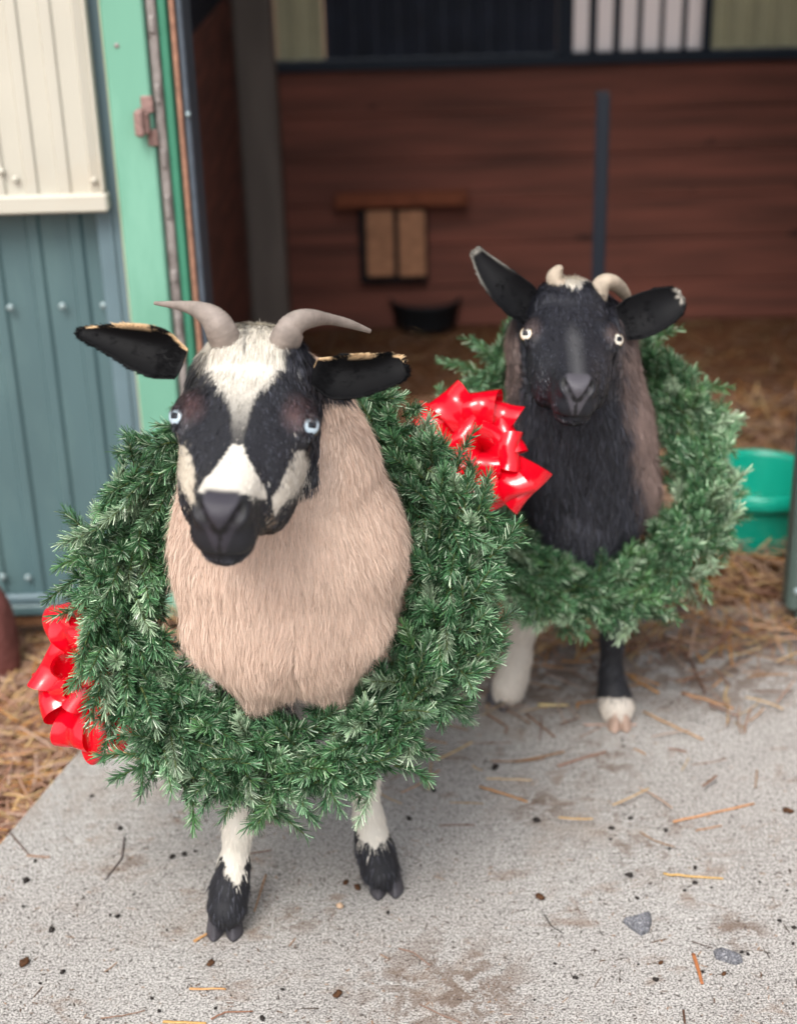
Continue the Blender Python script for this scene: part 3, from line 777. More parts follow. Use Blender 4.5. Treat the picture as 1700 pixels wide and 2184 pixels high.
    # long coat
    for layer in cfg['coat']:
        n = layer['n']; P, T, bc = sample_surface(V, Q, n, lambda C: layer['w'](C, tohead(C)))
        NN = nrm(np.einsum('nk,nkd->nd', bc, N[T])); h = tohead(P)
        c, _ = colf(P, h, True); D = layer['flow'](P, NN, h, HB)
        L = layer['len'](P, h); lift = layer['lift']*rng.uniform(.6, 1.3, n)*np.where(rng.uniform(0, 1, n) < .05, 2.1, 1)
        dk = c.sum(1, keepdims=True) < .2
        g_ = np.clip(noise(P, 60)[:, None]*.5+.5, 0, 1)
        c = np.where(dk, c*rng.lognormal(0, .5, (n, 1))+(rng.uniform(0, 1, (n, 1)) < .10+.22*g_)*hexc('#4b4d58')*layer.get('grey', .6), c*rng.uniform(.80, 1.16, (n, 1))); tip = None  # dark fur: lighter and grey hairs paint its sheen into the colour
        if layer.get('tip') is not None: tip = np.clip(c*layer['tip'], 0, .95)
        Vs, Fs, cs = strands(P, NN, D, L, lift, layer['width']*rng.uniform(.6, 1.2, n), c, layer.get('curl', .05), layer.get('clump', .014), layer.get('camt', .5), layer.get('K', 5), layer.get('droop', .3), tip)
        mesh(layer['name'], Vs, Fs, layer.get('mat', FUR), g, cs, True)
    # eyes
    for (ec, eax) in eyes:
        r = .0145*s*cfg.get('er', 1); ec = ec+eax*.0012*s; rx = nrm(HX-eax*np.dot(HX, eax)); uy = np.cross(eax, rx)
        nu, nv = 64, 48; VV = []; 
        for j in range(nv+1):
            t = math.pi*(j/nv)**1.25*.75
            for i in range(nu):
                a = 2*math.pi*i/nu; VV.append(eax*math.cos(t)+(rx*math.cos(a)+uy*math.sin(a))*math.sin(t))
        VV = np.array(VV); u = VV@rx; v = VV@uy
        rr = np.hypot(u, v); front = (VV@eax) > 0
        irc = cfg['iris']; ang = np.arctan2(v, u)
        c = np.tile(irc, (len(VV), 1))*(1+.10*np.sin(ang*23+3*np.sin(ang*7)))[:, None]
        edge = sm(.50, .66, rr)[:, None]; c = c*(1-edge)+cfg['iris_edge']*edge
        k = sm(.64, .72, rr)[:, None]; c = c*(1-k)+np.array([.02, .015, .015])*k
        pu = (np.abs(u)/.33)**4+(np.abs(v-.01)/.24)**4
        k = (1-sm(.8, 1.25, pu))[:, None]; c = c*(1-k)+np.array([.004, .006, .01])*k
        FF = [(j*nu+i, (j+1)*nu+i, (j+1)*nu+(i+1) % nu, j*nu+(i+1) % nu) for j in range(nv) for i in range(nu)]
        mesh('eye', ec+VV*r, FF, EYE, g, np.clip(c, 0, 1), True)
    # horns
    for hp in cfg['horns']:
        pts = np.array([at(a, b, y) for a, b, y, _ in hp['pts']]); rad = np.array([m_of(r_, at(a, b, y)) for a, b, y, r_ in hp['pts']])
        tt = np.linspace(0, len(pts)-1, 90); k0 = np.arange(len(pts))
        # smooth interpolation
        def cr_(A):
            out = []
            for t in tt:
                i = min(int(t), len(A)-2); f_ = t-i; p0 = A[max(i-1, 0)]; p1 = A[i]; p2 = A[i+1]; p3 = A[min(i+2, len(A)-1)]
                out.append(.5*((2*p1)+(-p0+p2)*f_+(2*p0-5*p1+4*p2-p3)*f_**2+(-p0+3*p1-3*p2+p3)*f_**3))
            return np.array(out)
        pp, rr = cr_(pts), cr_(rad); rr = np.maximum(rr, .001)
        rr = rr*(1+.014*np.sin(np.arange(90)*2.1)+.008*rng.normal(size=90))
        mb = MB(); mb.tube(pp, rr, 28, True, hp.get('ell', .75)); mb.build('horn', cfg.get('hornmat', HORN), g, True)
    # ears
    for ear in cfg['ears']:
        pts = np.array([at(a, b, y) for a, b, y, _ in ear['pts']]); wd = ear.get('w', 1.25)*np.array([m_of(r_, at(a, b, y)) for a, b, y, r_ in ear['pts']])
        nk = 34; t0 = np.linspace(0, len(pts)-1, nk)
        cx = np.stack([np.interp(t0, range(len(pts)), pts[:, a]) for a in range(3)], 1); ww = np.interp(t0, range(len(pts)), wd)
        for _ in range(3): cx[1:-1] = (cx[:-2]+cx[2:]+2*cx[1:-1])/4
        for _ in range(2): ww[1:-1] = (ww[:-2]+ww[2:]+2*ww[1:-1])/4
        ww[-1] *= .35
        T = nrm(np.gradient(cx, axis=0)); fc = nrm(np.array(fr(ear['face'])))
        Wd = nrm(np.cross(fc, T)); Wd = Wd*np.sign((Wd@CU))[:, None]; Fn = nrm(np.cross(T, Wd)); Fn = Fn*np.sign(Fn@fc)[:, None]
        nr = 21; r_ = np.linspace(-1, 1, nr); VV = []; uv = []
        for i in range(nk):
            for q in r_:
                cup = ear['cup']*(q*q)*ww[i]+ear.get('fold', 0)*max(q-.35, 0)**2*ww[i]*2.2*math.sin(math.pi*min(i/nk*1.15, 1))
                VV.append(cx[i]+Wd[i]*q*ww[i]*(1-.18*max(q-.3, 0)*ear.get('fold', 0))+Fn[i]*(cup-.3*ww[i])); uv.append((i/(nk-1), q))
        A = np.array(VV); uv = np.array(uv); nn = np.repeat(Fn, nr, 0); B = A-nn*.0028
        FF = [(i*nr+j, i*nr+j+1, (i+1)*nr+j+1, (i+1)*nr+j) for i in range(nk-1) for j in range(nr-1)]
        m0 = len(A); FB = [tuple(m0+v for v in f_[::-1]) for f_ in FF]
        rim = [(i*nr, (i+1)*nr, m0+(i+1)*nr, m0+i*nr) for i in range(nk-1)]+[((i+1)*nr+nr-1, i*nr+nr-1, m0+i*nr+nr-1, m0+(i+1)*nr+nr-1) for i in range(nk-1)]
        rim += [((nk-1)*nr+j, (nk-1)*nr+j+1, m0+(nk-1)*nr+j+1, m0+(nk-1)*nr+j) for j in range(nr-1)]
        c1 = ear['col'](uv, True); c2 = ear['col'](uv, False)
        eo = mesh('ear', np.concatenate([A, B]), FF+FB+rim, EARSKIN, g, np.concatenate([c1, c2]), True)
        # short hair on the ear
        n = ear.get('nh', 5000); ii = rng.integers(0, nk-1, n); jj = rng.integers(0, nr-1, n); f1, f2 = rng.uniform(0, 1, (2, n))
        for (Sf, sg, cc, un) in ((A, 1, c1, ear['col']), (B, -1, c2, ear['col'])):
            S4 = Sf.reshape(nk, nr, 3); C4 = cc.reshape(nk, nr, 3)
            P = S4[ii, jj]*((1-f1)*(1-f2))[:, None]+S4[ii+1, jj]*(f1*(1-f2))[:, None]+S4[ii, jj+1]*((1-f1)*f2)[:, None]+S4[ii+1, jj+1]*(f1*f2)[:, None]
            c = C4[ii, jj]*rng.uniform(.6, 1.5, (n, 1)); edge = np.abs(r_[jj]); NN = nrm(Fn[ii]*sg+Wd[ii]*(np.sign(r_[jj])*(edge > .85)*1.2)[:, None])
            Vs, Fs, cs = strands(P, NN, T[ii]+Wd[ii]*(r_[jj]*.3)[:, None], np.full(n, .0075)*s, np.full(n, .35), np.full(n, .0010), c, .03, .006, .3, 3, .05)
            mesh('ear_hair', Vs, Fs, EARFUR, eo_parent(g, eo), cs, True)
    # hooves
    for (px, py, dx, w_) in cfg['hooves']:
        p = ground(px, py); c = np.array([p[0], p[1], 0])
        nn_, mm_ = 20, 14; VV = []
        for j in range(mm_+1):
            t = j/mm_; z = .040*t*cfg.get('hs', 1)
            wx = w_*(1-.30*t)*(.75+.25*math.cos(t*1.2)); ly = .022*(1-.35*t)*cfg.get('hs', 1)
            for i in range(nn_):
                a = 2*math.pi*i/nn_; q = math.cos(a)
                yy = math.sin(a)
                pinch = (1-.45*max(-yy, 0)**2)
                VV.append((c[0]+q*wx*pinch+dx*t, c[1]+.013+yy*ly+.012*t, .001+z))
        FF = [(j*nn_+i, j*nn_+(i+1) % nn_, (j+1)*nn_+(i+1) % nn_, (j+1)*nn_+i) for j in range(mm_) for i in range(nn_)]
        FF += [tuple(range(nn_))[::-1], tuple(mm_*nn_+i for i in range(nn_))]
        mesh('hoof', VV, FF, HOOF if px < 1200 else cfg['hoofmat'], g, None, True)
    return g, G, dict(hw=hw, HB=HB, O=O, s=s)
def eo_parent(g, eo): return eo
HORN = mat('horn', '#857b74', .6, .35, noise_amt=.22, noise_scale=60, bump=(.6, 150, .0015), dark='#6d615c', dark_scale=25, dark_amt=.4)
HORN2 = mat('horn_scur', '#a39686', .7, .3, noise_amt=.2, noise_scale=60, bump=(.7, 120, .002))
HOOF = mat('hoof', '#3f3d42', .5, .4, noise_amt=.25, noise_scale=80)
HOOF2 = mat('hoof_pale', '#a0887a', .55, .35, noise_amt=.2, noise_scale=80)
EYE = tintmat('eye', .08, .6)

# ---------------- colours
BLK = hexc('#202127'); WHT = hexc('#e2dcd0'); BEI = hexc('#d4bcab'); PNK = hexc('#6e4a46'); TAN = hexc('#b89c80'); NOSE = hexc('#34323a')
def z1(px, py): return ((px/.8854)-150)/.5118, ((py/.8854)-680)/.5118     # to the close-up's pixel grid
def padn(hc, x, t, nn, col):
    w = np.interp(nn, [-.075, -.05, -.03, -.01], [.004, .013, .023, .019])
    k = (1-sm(.75, 1.1, np.abs(x)/w))*sm(.140, .152, t)*sm(-.078, -.068, nn); hc[:] = hc*(1-k[:, None])+col*k[:, None]
    d = np.full(len(x), 9.0); ax_ = np.abs(x); q = np.stack([ax_, t, nn], 1)
    A = np.array([(.024, .160, -.016), (.020, .170, -.024), (.012, .177, -.035), (.003, .179, -.044)])
    for i in range(3):
        ba = A[i+1]-A[i]; tt = np.clip((q-A[i])@ba/(ba@ba), 0, 1); d = np.minimum(d, np.linalg.norm(q-A[i]-tt[:, None]*ba, axis=1))
    k = (1-sm(.0042, .0075, d))[:, None]; hc[:] = hc*(1-k)+np.array([.004, .004, .005])*k
    k = ((ax_ < .0022) & (t > .16) & (nn < -.04) & (nn > -.082))[:, None]*.8; hc[:] = hc*(1-k)+np.array([.004, .004, .005])*k
def goat1_color(P, h, hair):
    px, py = proj(P); zx, zy = z1(px, py); n = len(P)
    jx = rng.normal(0, 1, n) if hair else np.zeros(n); jy = rng.normal(0, 1, n) if hair else np.zeros(n)
    c = np.tile(BEI, (n, 1)); nz = noise(P, 28)
    c = c*(1+.05*nz+.05*noise(P, 11, 3))[:, None]
    lowc = sm(.52, .38, P[:, 2])[:, None]; c = c*(1-.25*lowc)+hexc('#d9c6ba')*.25*lowc
    x, t, nn = h.T
    head = (t > -.17) & (nn > -.19+.02*nz) & (np.abs(x) < .11) & (np.abs(P[:, 2]) > .5) & (t < .2)
    jaw = nn < (-.150+.02*np.abs(x)/.05)      # under the jaw: neck colour
    head &= ~jaw; head &= ~((zx > 1212+12*nz) & (zy > 548)) & ~((zx < 480) & (zy > 520))
    X_ = zx+jx*13+6*noise(P, 110, 1); Y_ = zy+jy*40*(zy < 760)+jy*16*(zy >= 760)+8*noise(P, 90, 2)
    hc = np.tile(BLK, (n, 1)).astype(float)
    def put(poly, col, p=1.0):
        if not hair and p < 1: return
        m = in_poly(X_, Y_, poly) & (rng.uniform(0, 1, n) < p if hair else True); hc[m] = col
    cxm = 868-(zy-200)*.075; ddx = np.abs(zx-cxm)
    w_ = np.interp(zy, [150, 380, 450, 520, 620, 740], [178, 190, 140, 75, 44, 28]); pk = np.interp(zy, [150, 400, 500, 600, 690, 790], [.97, .97, .80, .45, .14, 0])
    p_ = pk*sm(165, 215, zy+18*noise(P, 130, 2))*(1-sm(.78, 1.12, ddx/w_+.12*noise(P, 160, 4)))*(1-.55*np.exp(-(ddx/9)**2)*(zy < 300))
    if hair: p_ = np.clip(p_+rng.normal(0, .13, n)*(p_ > .03), 0, 1)
    hc = hc*(1-p_[:, None])+np.array(WHT)*p_[:, None]
    put([(800, 760), (850, 765), (890, 860), (950, 960), (965, 1020), (900, 1010), (860, 990), (800, 1020), (740, 985), (680, 1010), (640, 985), (670, 930), (730, 860)], WHT)
    put([(535, 760), (580, 770), (610, 830), (628, 920), (615, 980), (640, 1060), (600, 1040), (560, 960), (535, 850)], hexc('#c9bfae'))
    put([(1105, 790), (1160, 800), (1170, 860), (1140, 940), (1085, 1010), (1040, 1050), (1000, 1100), (990, 1010), (1030, 950), (1060, 880)], hexc('#cfc8bc'))
    put([(950, 1060), (1000, 1050), (1030, 1100), (1010, 1160), (960, 1220), (920, 1250), (940, 1160)], hexc('#8f7b66'), .7)
    put([(1215, 340), (1260, 330), (1300, 380), (1230, 400)], TAN)
    for (ex_, ey_) in ((563, 560), (1145, 598)):
        d = np.hypot((zx-ex_-(40 if ex_ < 800 else -40))/95, (zy-ey_-12)/105)
        k = np.clip(1.1-d, 0, 1)[:, None]**1.4*.45; hc = hc*(1-k)+PNK*k
        d = np.hypot(zx-ex_, zy-ey_)/50; k = np.clip(1.25-d, 0, 1)[:, None]; hc = hc*(1-k)+hexc('#2a1e20')*k
    padn(hc, x, t, nn, NOSE*1.15)
    c[head] = hc[head]
    # legs
    c[(P[:, 2] < .40) & (P[:, 1] > 1.72)] = BLK
    leg = P[:, 2] < .30
    yl = py+jy*9+18*noise(P, 120, 3)
    lL = leg & (px < 640) & (P[:, 1] < 1.95); lR = leg & (px >= 640) & (P[:, 1] < 1.95)
    dx = np.abs(px-503)/30; m = lL; cc = np.where(((yl > 1712) & (yl < 1885-62*np.clip(dx-.2, 0, 1)))[:, None], WHT, BLK*.9); c[m] = cc[m]
    dx = np.abs(px-797)/34; m = lR; cc = np.where((yl < 1812-42*np.clip(dx-.15, 0, 1))[:, None], WHT, BLK*.9); c[m] = cc[m]
    back = leg & (P[:, 1] >= 1.95); c[back] = BLK
    return c, None
WOOL = hexc('#83706a')
def goat2_color(P, h, hair):
    px, py = proj(P); n = len(P); nz = noise(P, 30)
    jx = rng.normal(0, 1, n) if hair else np.zeros(n)
    c = np.tile(BLK, (n, 1)).astype(float)
    cx = 1215+(py-700)*.03; wd = np.interp(py, [600, 800, 950, 1050, 1150], [95, 95, 105, 120, 150])
    k = sm(0, 1, (np.abs(px-cx)-wd+8*jx+14*nz)/45)[:, None]
    k = k*(1-.8*sm(1080, 1170, py))[:, None]
    c = c*(1-k)+WOOL*(1+.2*nz)[:, None]*k
    c[P[:, 1] > 2.3] = WOOL*.8
    x, t, nn = h.T
    head = (t > -.17) & (nn > -.155) & (np.abs(x) < .082) & (t < .2) & (P[:, 2] > .5) & (px > 1108) & (px < 1345)
    hc = np.tile(hexc('#1e1f26'), (n, 1)).astype(float)
    bridge_sheen = np.clip(1-np.abs(x)/.018, 0, 1)*sm(-.02, .05, t)*(nn > -.05)
    hc += (bridge_sheen*.06)[:, None]  # sheen highlight painted into the hide colour along the nose bridge
    top = in_poly(px+6*jx, py+6*noise(P, 100, 1), [(1178, 586), (1200, 572), (1225, 585), (1252, 580), (1258, 592), (1232, 603), (1218, 610), (1200, 600)]); hc[top] = WHT
    for (ex_, ey_, sg) in ((1129, 687, 1), (1315, 699, -1)):
        d = np.hypot((px-ex_-8*sg)/22, (py-ey_-10)/26); k = np.clip(1.1-d, 0, 1)[:, None]*.6; hc = hc*(1-k)+hexc('#5a4a46')*k
    padn(hc, x, t, nn, hexc('#504e55'))
    c[head] = hc[head]
    leg = (P[:, 2] < .26) & (P[:, 1] < 2.5)
    yl = py+4*jx
    m = leg & (px < 1210); c[m] = hexc('#d8cfc4')
    m = leg & (px >= 1210); cc = np.where((yl > 1489)[:, None], hexc('#d8cfc4'), BLK*.9); c[m] = cc[m]
    return c, None

def is_headish(h): x, t, n = h.T; return (t > -.155) & (n > -.15) & (np.abs(x) < .1) & (t < .2)
def face_w(eyex, en=-.021):
    def w(C, h):
        x, t, n = h.T; m = is_headish(h).astype(float)
        for sg in (-1, 1):
            d = np.linalg.norm(h-np.array([sg*eyex, 0, en]), axis=1); m *= sm(.012, .019, d)
        m *= ~((t > .145) & (n > -.08) & (np.abs(x) < .03)); return m*(C[:, 2] > .5)
    return w
def face_flow(P, N, h, HB):
    x, t, n = h.T
    return HB[1]*1.0+HB[0]*(x*5)[:, None]+np.array([0, 0, -.5])
def down_flow(P, N, h, HB):
    ax = np.array([0, 0, -1.0]); px, py = proj(P); k = np.exp(-((px-630)/120)**2)*sm(1180, 1400, py)*(P[:, 1] < 1.7)*(px < 900)
    ax = ax+np.outer(np.sign(px-630)*k*.15, CR)
    return ax+N*0+np.stack([noise(P, 14, 1), noise(P, 14, 2), 0*N[:, 0]], 1)*.22
def coat_w(ylim=2.0, zl=.33):
    def w(C, h):
        m = (~is_headish(h))*(C[:, 2] > zl); return m*np.where(C[:, 1] < ylim, 1.0, .25)
    return w
def leg_w(zl=.33):
    return lambda C, h: (C[:, 2] < zl)*(C[:, 2] > .018)*1.0

xc = -.125
g1 = dict(
    name='goat', label='horned beige and black goat in front, standing with white blazed face', O=(521, 862, 1.52), s=1.0, mz=.93, phi=56, roll=4.0, yaw=-1.5, eyex=.0655,
    root=(xc, 1.95, 0), xr=(-.36, .12), yr=(1.3, 2.55), iris=hexc('#b4c6d2'), iris_edge=hexc('#9fb4c4'),
    prims=[((545, 850, 1.65, 135), (595, 1000, 1.67, 190), .03), ((597, 1000, 1.67, 200), (618, 1160, 1.69, 235), .03), ((618, 1160, 1.69, 235), (612, 1265, 1.68, 218), .03),
           ((512, 1320, 1.64, 118), (562, 1432, 1.64, 70), .008), ((712, 1310, 1.64, 118), (692, 1424, 1.64, 66), .008), ((610, 1180, 1.66, 205), (612, 1240, 1.655, 185), .04),
           ((545, 850, 1.66, 120), (610, 900, 1.78, 150), .04)],
    notch=[((632, 1600, 1.58), (628, 1475, 1.545), .045, .012)],
    wprims=[((xc-.01, 1.80, .48), (xc-.03, 2.16, .40), .14, .125, .05), ((xc-.03, 2.16, .42), (xc-.03, 2.27, .40), .09, .02, .03), ((xc-.01, 1.76, .53), (xc-.01, 1.90, .50), .12, .12, .05)],
    legs=[[(540, 1500, 1.78, 62), (527, 1620, 1.755, 38), (519, 1705, 1.73, 31), (507, 1774, 1.715, 29), (499, 1850, 1.705, 32), (490, 1895, 1.70, 39), (484, 1940, 1.689, 39), (482, 1958, 1.690, 25)],
          [(740, 1500, 1.84, 62), (762, 1600, 1.825, 38), (776, 1670, 1.81, 31), (786, 1744, 1.80, 30), (794, 1790, 1.79, 34), (801, 1818, 1.785, 39), (812, 1860, 1.775, 38), (817, 1875, 1.775, 25)]],
    wlegs=[[(xc-.03+sg*.075, 2.12, .38, .075), (xc-.03+sg*.09, 2.08, .30, .045), (xc-.03+sg*.08, 2.21, .21, .022), (xc-.03+sg*.08, 2.19, .08, .017), (xc-.03+sg*.08, 2.17, .05, .024), (xc-.03+sg*.08, 2.14, .02, .024)] for sg in (-1, 1)],
    hooves=[(457, 2003, .003, .0125), (499, 2003, -.003, .0125), (807, 1915, .003, .0125), (844, 1911, -.003, .0125)], hoofmat=HOOF,
    horns=[dict(pts=[(497, 775, 1.63, 38), (476, 714, 1.607, 36), (455, 681, 1.607, 31), (425, 662, 1.615, 20), (387, 652, 1.64, 11), (330, 646, 1.67, 4)], ell=.8),
           dict(pts=[(590, 778, 1.63, 38), (611, 720, 1.607, 37), (627, 692, 1.607, 30), (656, 680, 1.615, 23), (699, 680, 1.64, 13), (744, 690, 1.665, 10), (789, 706, 1.69, 5)], ell=.8)],
    ears=[dict(w=1.12, pts=[(388, 775, 1.56, 34), (345, 758, 1.565, 50), (300, 745, 1.57, 44), (250, 728, 1.58, 31), (205, 715, 1.59, 20), (170, 707, 1.60, 10)], face=(-.15, .25, 1), cup=.42, fold=.9,
               col=lambda uv, f: np.where((((uv[:, 1] > .86) & (np.sin(uv[:, 0]*14+1) > -.35) & (uv[:, 0] < .93)) if f else (uv[:, 1] > .2))[:, None], hexc('#c9ad88'), BLK*.12)),
          dict(w=1.05, pts=[(672, 790, 1.56, 30), (710, 805, 1.565, 48), (755, 806, 1.57, 44), (800, 797, 1.58, 38), (840, 785, 1.59, 34), (862, 778, 1.595, 20)], face=(.1, .25, 1), cup=.4, fold=.7,
               col=lambda uv, f: np.where((((uv[:, 1] > .88) & (np.sin(uv[:, 0]*12+2) > -.2) & (uv[:, 0] < .97)) if f else (uv[:, 1] > .4))[:, None], hexc('#c9ad88'), BLK*.12))],
    color=goat1_color,
    coat=[dict(name='coat', n=360000, w=coat_w(2.0, .33), flow=down_flow, len=lambda P, h: np.interp(P[:, 2], [.3, .42, .6, .8], [.038, .032, .025, .018]), lift=.36, width=.0006, curl=.07, clump=.0075, camt=.28, droop=.15, tip=1.15, K=6),
          dict(name='face_hair', n=60000, w=face_w(.0655), flow=face_flow, len=lambda P, h: np.interp(h[:, 1], [-.1, -.05, .02, .15], [.020, .015, .009, .007]), lift=.28, width=.00095, curl=.02, clump=.007, camt=.25, K=3, droop=.03, mat=BLACKFUR),
          dict(name='leg_hair', n=16000, w=leg_w(), flow=lambda P, N, h, HB: np.tile([0, 0, -1.0], (len(P), 1)), len=lambda P, h: .017+0*P[:, 0], lift=.25, width=.0011, curl=.02, clump=.008, camt=.3, K=3, droop=.02, mat=FUR)])
xd2 = .275
g2 = dict(
    name='goat', label='black-faced woolly goat behind, with short horn stubs and amber eyes', O=(1222, 694, 2.03), s=.86, er=1.12, mz=1.03, cheek=1.04, phi=58, roll=3.5, yaw=0, eyex=.0672,
    root=(xd2, 2.5, 0), xr=(.06, .50), yr=(1.8, 3.0), iris=hexc('#ddd8cc'), iris_edge=hexc('#b9976a'), fine=.0024,
    prims=[((1218, 745, 2.16, 136), (1234, 900, 2.17, 142), .03), ((1240, 900, 2.17, 133), (1262, 1040, 2.18, 125), .03), ((1262, 1040, 2.18, 125), (1240, 1110, 2.15, 80), .03)],
    wprims=[((xd2, 2.27, .45), (xd2+.02, 2.62, .37), .115, .115, .05), ((xd2+.02, 2.62, .38), (xd2+.02, 2.73, .37), .08, .02, .03), ((xd2, 2.2, .5), (xd2, 2.32, .47), .10, .11, .05)],
    legs=[[(1150, 1180, 2.33, 55), (1130, 1270, 2.32, 33), (1114, 1350, 2.305, 26), (1106, 1400, 2.295, 27), (1094, 1440, 2.285, 32), (1082, 1474, 2.27, 31), (1072, 1490, 2.268, 18)],
          [(1310, 1200, 2.25, 55), (1307, 1290, 2.24, 33), (1305, 1370, 2.23, 23), (1304, 1440, 2.22, 25), (1309, 1480, 2.212, 32), (1317, 1512, 2.203, 34), (1320, 1536, 2.195, 20)]],
    wlegs=[[(xd2+.02+sg*.065, 2.58, .34, .068), (xd2+.02+sg*.075, 2.55, .27, .04), (xd2+.02+sg*.07, 2.67, .19, .02), (xd2+.02+sg*.07, 2.65, .07, .016), (xd2+.02+sg*.07, 2.63, .04, .022), (xd2+.02+sg*.07, 2.61, .02, .022)] for sg in (-1, 1)],
    hooves=[(1051, 1507, .003, .011), (1075, 1518, -.002, .011), (1312, 1564, .002, .011), (1336, 1562, -.002, .011)], hoofmat=HOOF2, hornmat=HORN2, hs=.75,
    horns=[dict(pts=[(1196, 640, 2.12, 30), (1188, 606, 2.12, 28), (1184, 590, 2.12, 23), (1190, 577, 2.118, 15), (1197, 569, 2.115, 7)], ell=.8),
           dict(pts=[(1272, 640, 2.12, 28), (1283, 606, 2.12, 23), (1299, 600, 2.13, 20), (1317, 609, 2.15, 17), (1332, 626, 2.17, 13), (1341, 646, 2.18, 8)], ell=.8)],
    ears=[dict(pts=[(1142, 668, 2.11, 26), (1110, 640, 2.11, 34), (1078, 612, 2.11, 31), (1050, 583, 2.12, 25), (1028, 555, 2.13, 16), (1016, 535, 2.135, 9)], face=(-.2, .1, 1), cup=.45, fold=.0,
               col=lambda uv, f: BLK*.2+(hexc('#8a8780')-BLK*.2)*np.maximum(sm(.93, 1.0, uv[:, 0]), sm(.8, 1.0, np.abs(uv[:, 1]))*sm(.4, .7, uv[:, 0])*.7)[:, None]),
          dict(pts=[(1325, 690, 2.11, 30), (1352, 680, 2.11, 38), (1385, 667, 2.11, 38), (1415, 653, 2.12, 34), (1440, 640, 2.125, 26), (1452, 632, 2.13, 13)], face=(.2, .1, 1), cup=.45, fold=.0,
               col=lambda uv, f: BLK*.2+(hexc('#8f8a82')-BLK*.2)*(sm(.90, 1.0, uv[:, 0]+.05*np.sin(uv[:, 1]*9)))[:, None])],
    color=goat2_color,
    coat=[dict(name='coat', n=150000, w=coat_w(2.4, .28), flow=down_flow, len=lambda P, h: np.interp(P[:, 2], [.3, .45, .6, .8], [.04, .036, .024, .018]), lift=.42, width=.0009, curl=.10, clump=.008, camt=.42, droop=.15, tip=1.3, K=6),
          dict(name='face_hair', n=42000, w=face_w(.0672), flow=face_flow, len=lambda P, h: np.interp(h[:, 1], [-.1, -.05, .02, .15], [.018, .013, .009, .007]), lift=.26, width=.001, curl=.02, clump=.007, camt=.25, K=3, droop=.03, mat=BLACKFUR),
          dict(name='leg_hair', n=12000, w=leg_w(.28), flow=lambda P, N, h, HB: np.tile([0, 0, -1.0], (len(P), 1)), len=lambda P, h: .017+0*P[:, 0], lift=.25, width=.0012, curl=.02, clump=.008, camt=.3, K=3, droop=.02, mat=FUR)])
goat1, F1, H1 = build_goat(g1)
goat2, F2, H2 = build_goat(g2)

# ------------------------------------------------------------------ wreaths
NEED = tintmat('needle', .3, .5, transl=.12)
STEM = mat('stem', '#4d5a33', .7, .2)
RED = bpy.data.materials.new('bow_red'); RED.use_nodes = True
_b = RED.node_tree.nodes['Principled BSDF']; _b.inputs['Base Color'].default_value = (*hexc('#e00a24'), 1); _b.inputs['Roughness'].default_value = .12
_b.inputs['Specular IOR Level'].default_value = .6; _b.inputs['Coat Weight'].default_value = .5; _b.inputs['Coat Roughness'].default_value = .04
_tr = RED.node_tree.nodes.new('ShaderNodeBsdfTranslucent'); _tr.inputs[0].default_value = (*hexc('#ff0a28'), 1)
_mx = RED.node_tree.nodes.new('ShaderNodeMixShader'); _mx.inputs[0].default_value = .25
RED.node_tree.links.new(_b.outputs[0], _mx.inputs[1]); RED.node_tree.links.new(_tr.outputs[0], _mx.inputs[2]); RED.node_tree.links.new(_mx.outputs[0], RED.node_tree.nodes['Material Output'].inputs[0])
NC = np.array([hexc(x) for x in ('#2b4d2e', '#42694a', '#557f58', '#345a3c', '#789a78', '#b8c9ae', '#547a46', '#223d27')]); NP_ = np.array([.18, .17, .15, .14, .12, .13, .07, .09]); NP_ = NP_/NP_.sum()
AVOID = np.array([at(a, b, y) for g_ in (g1, g2) for e_ in g_['ears']+g_['horns'] for a, b, y, _ in e_['pts']])
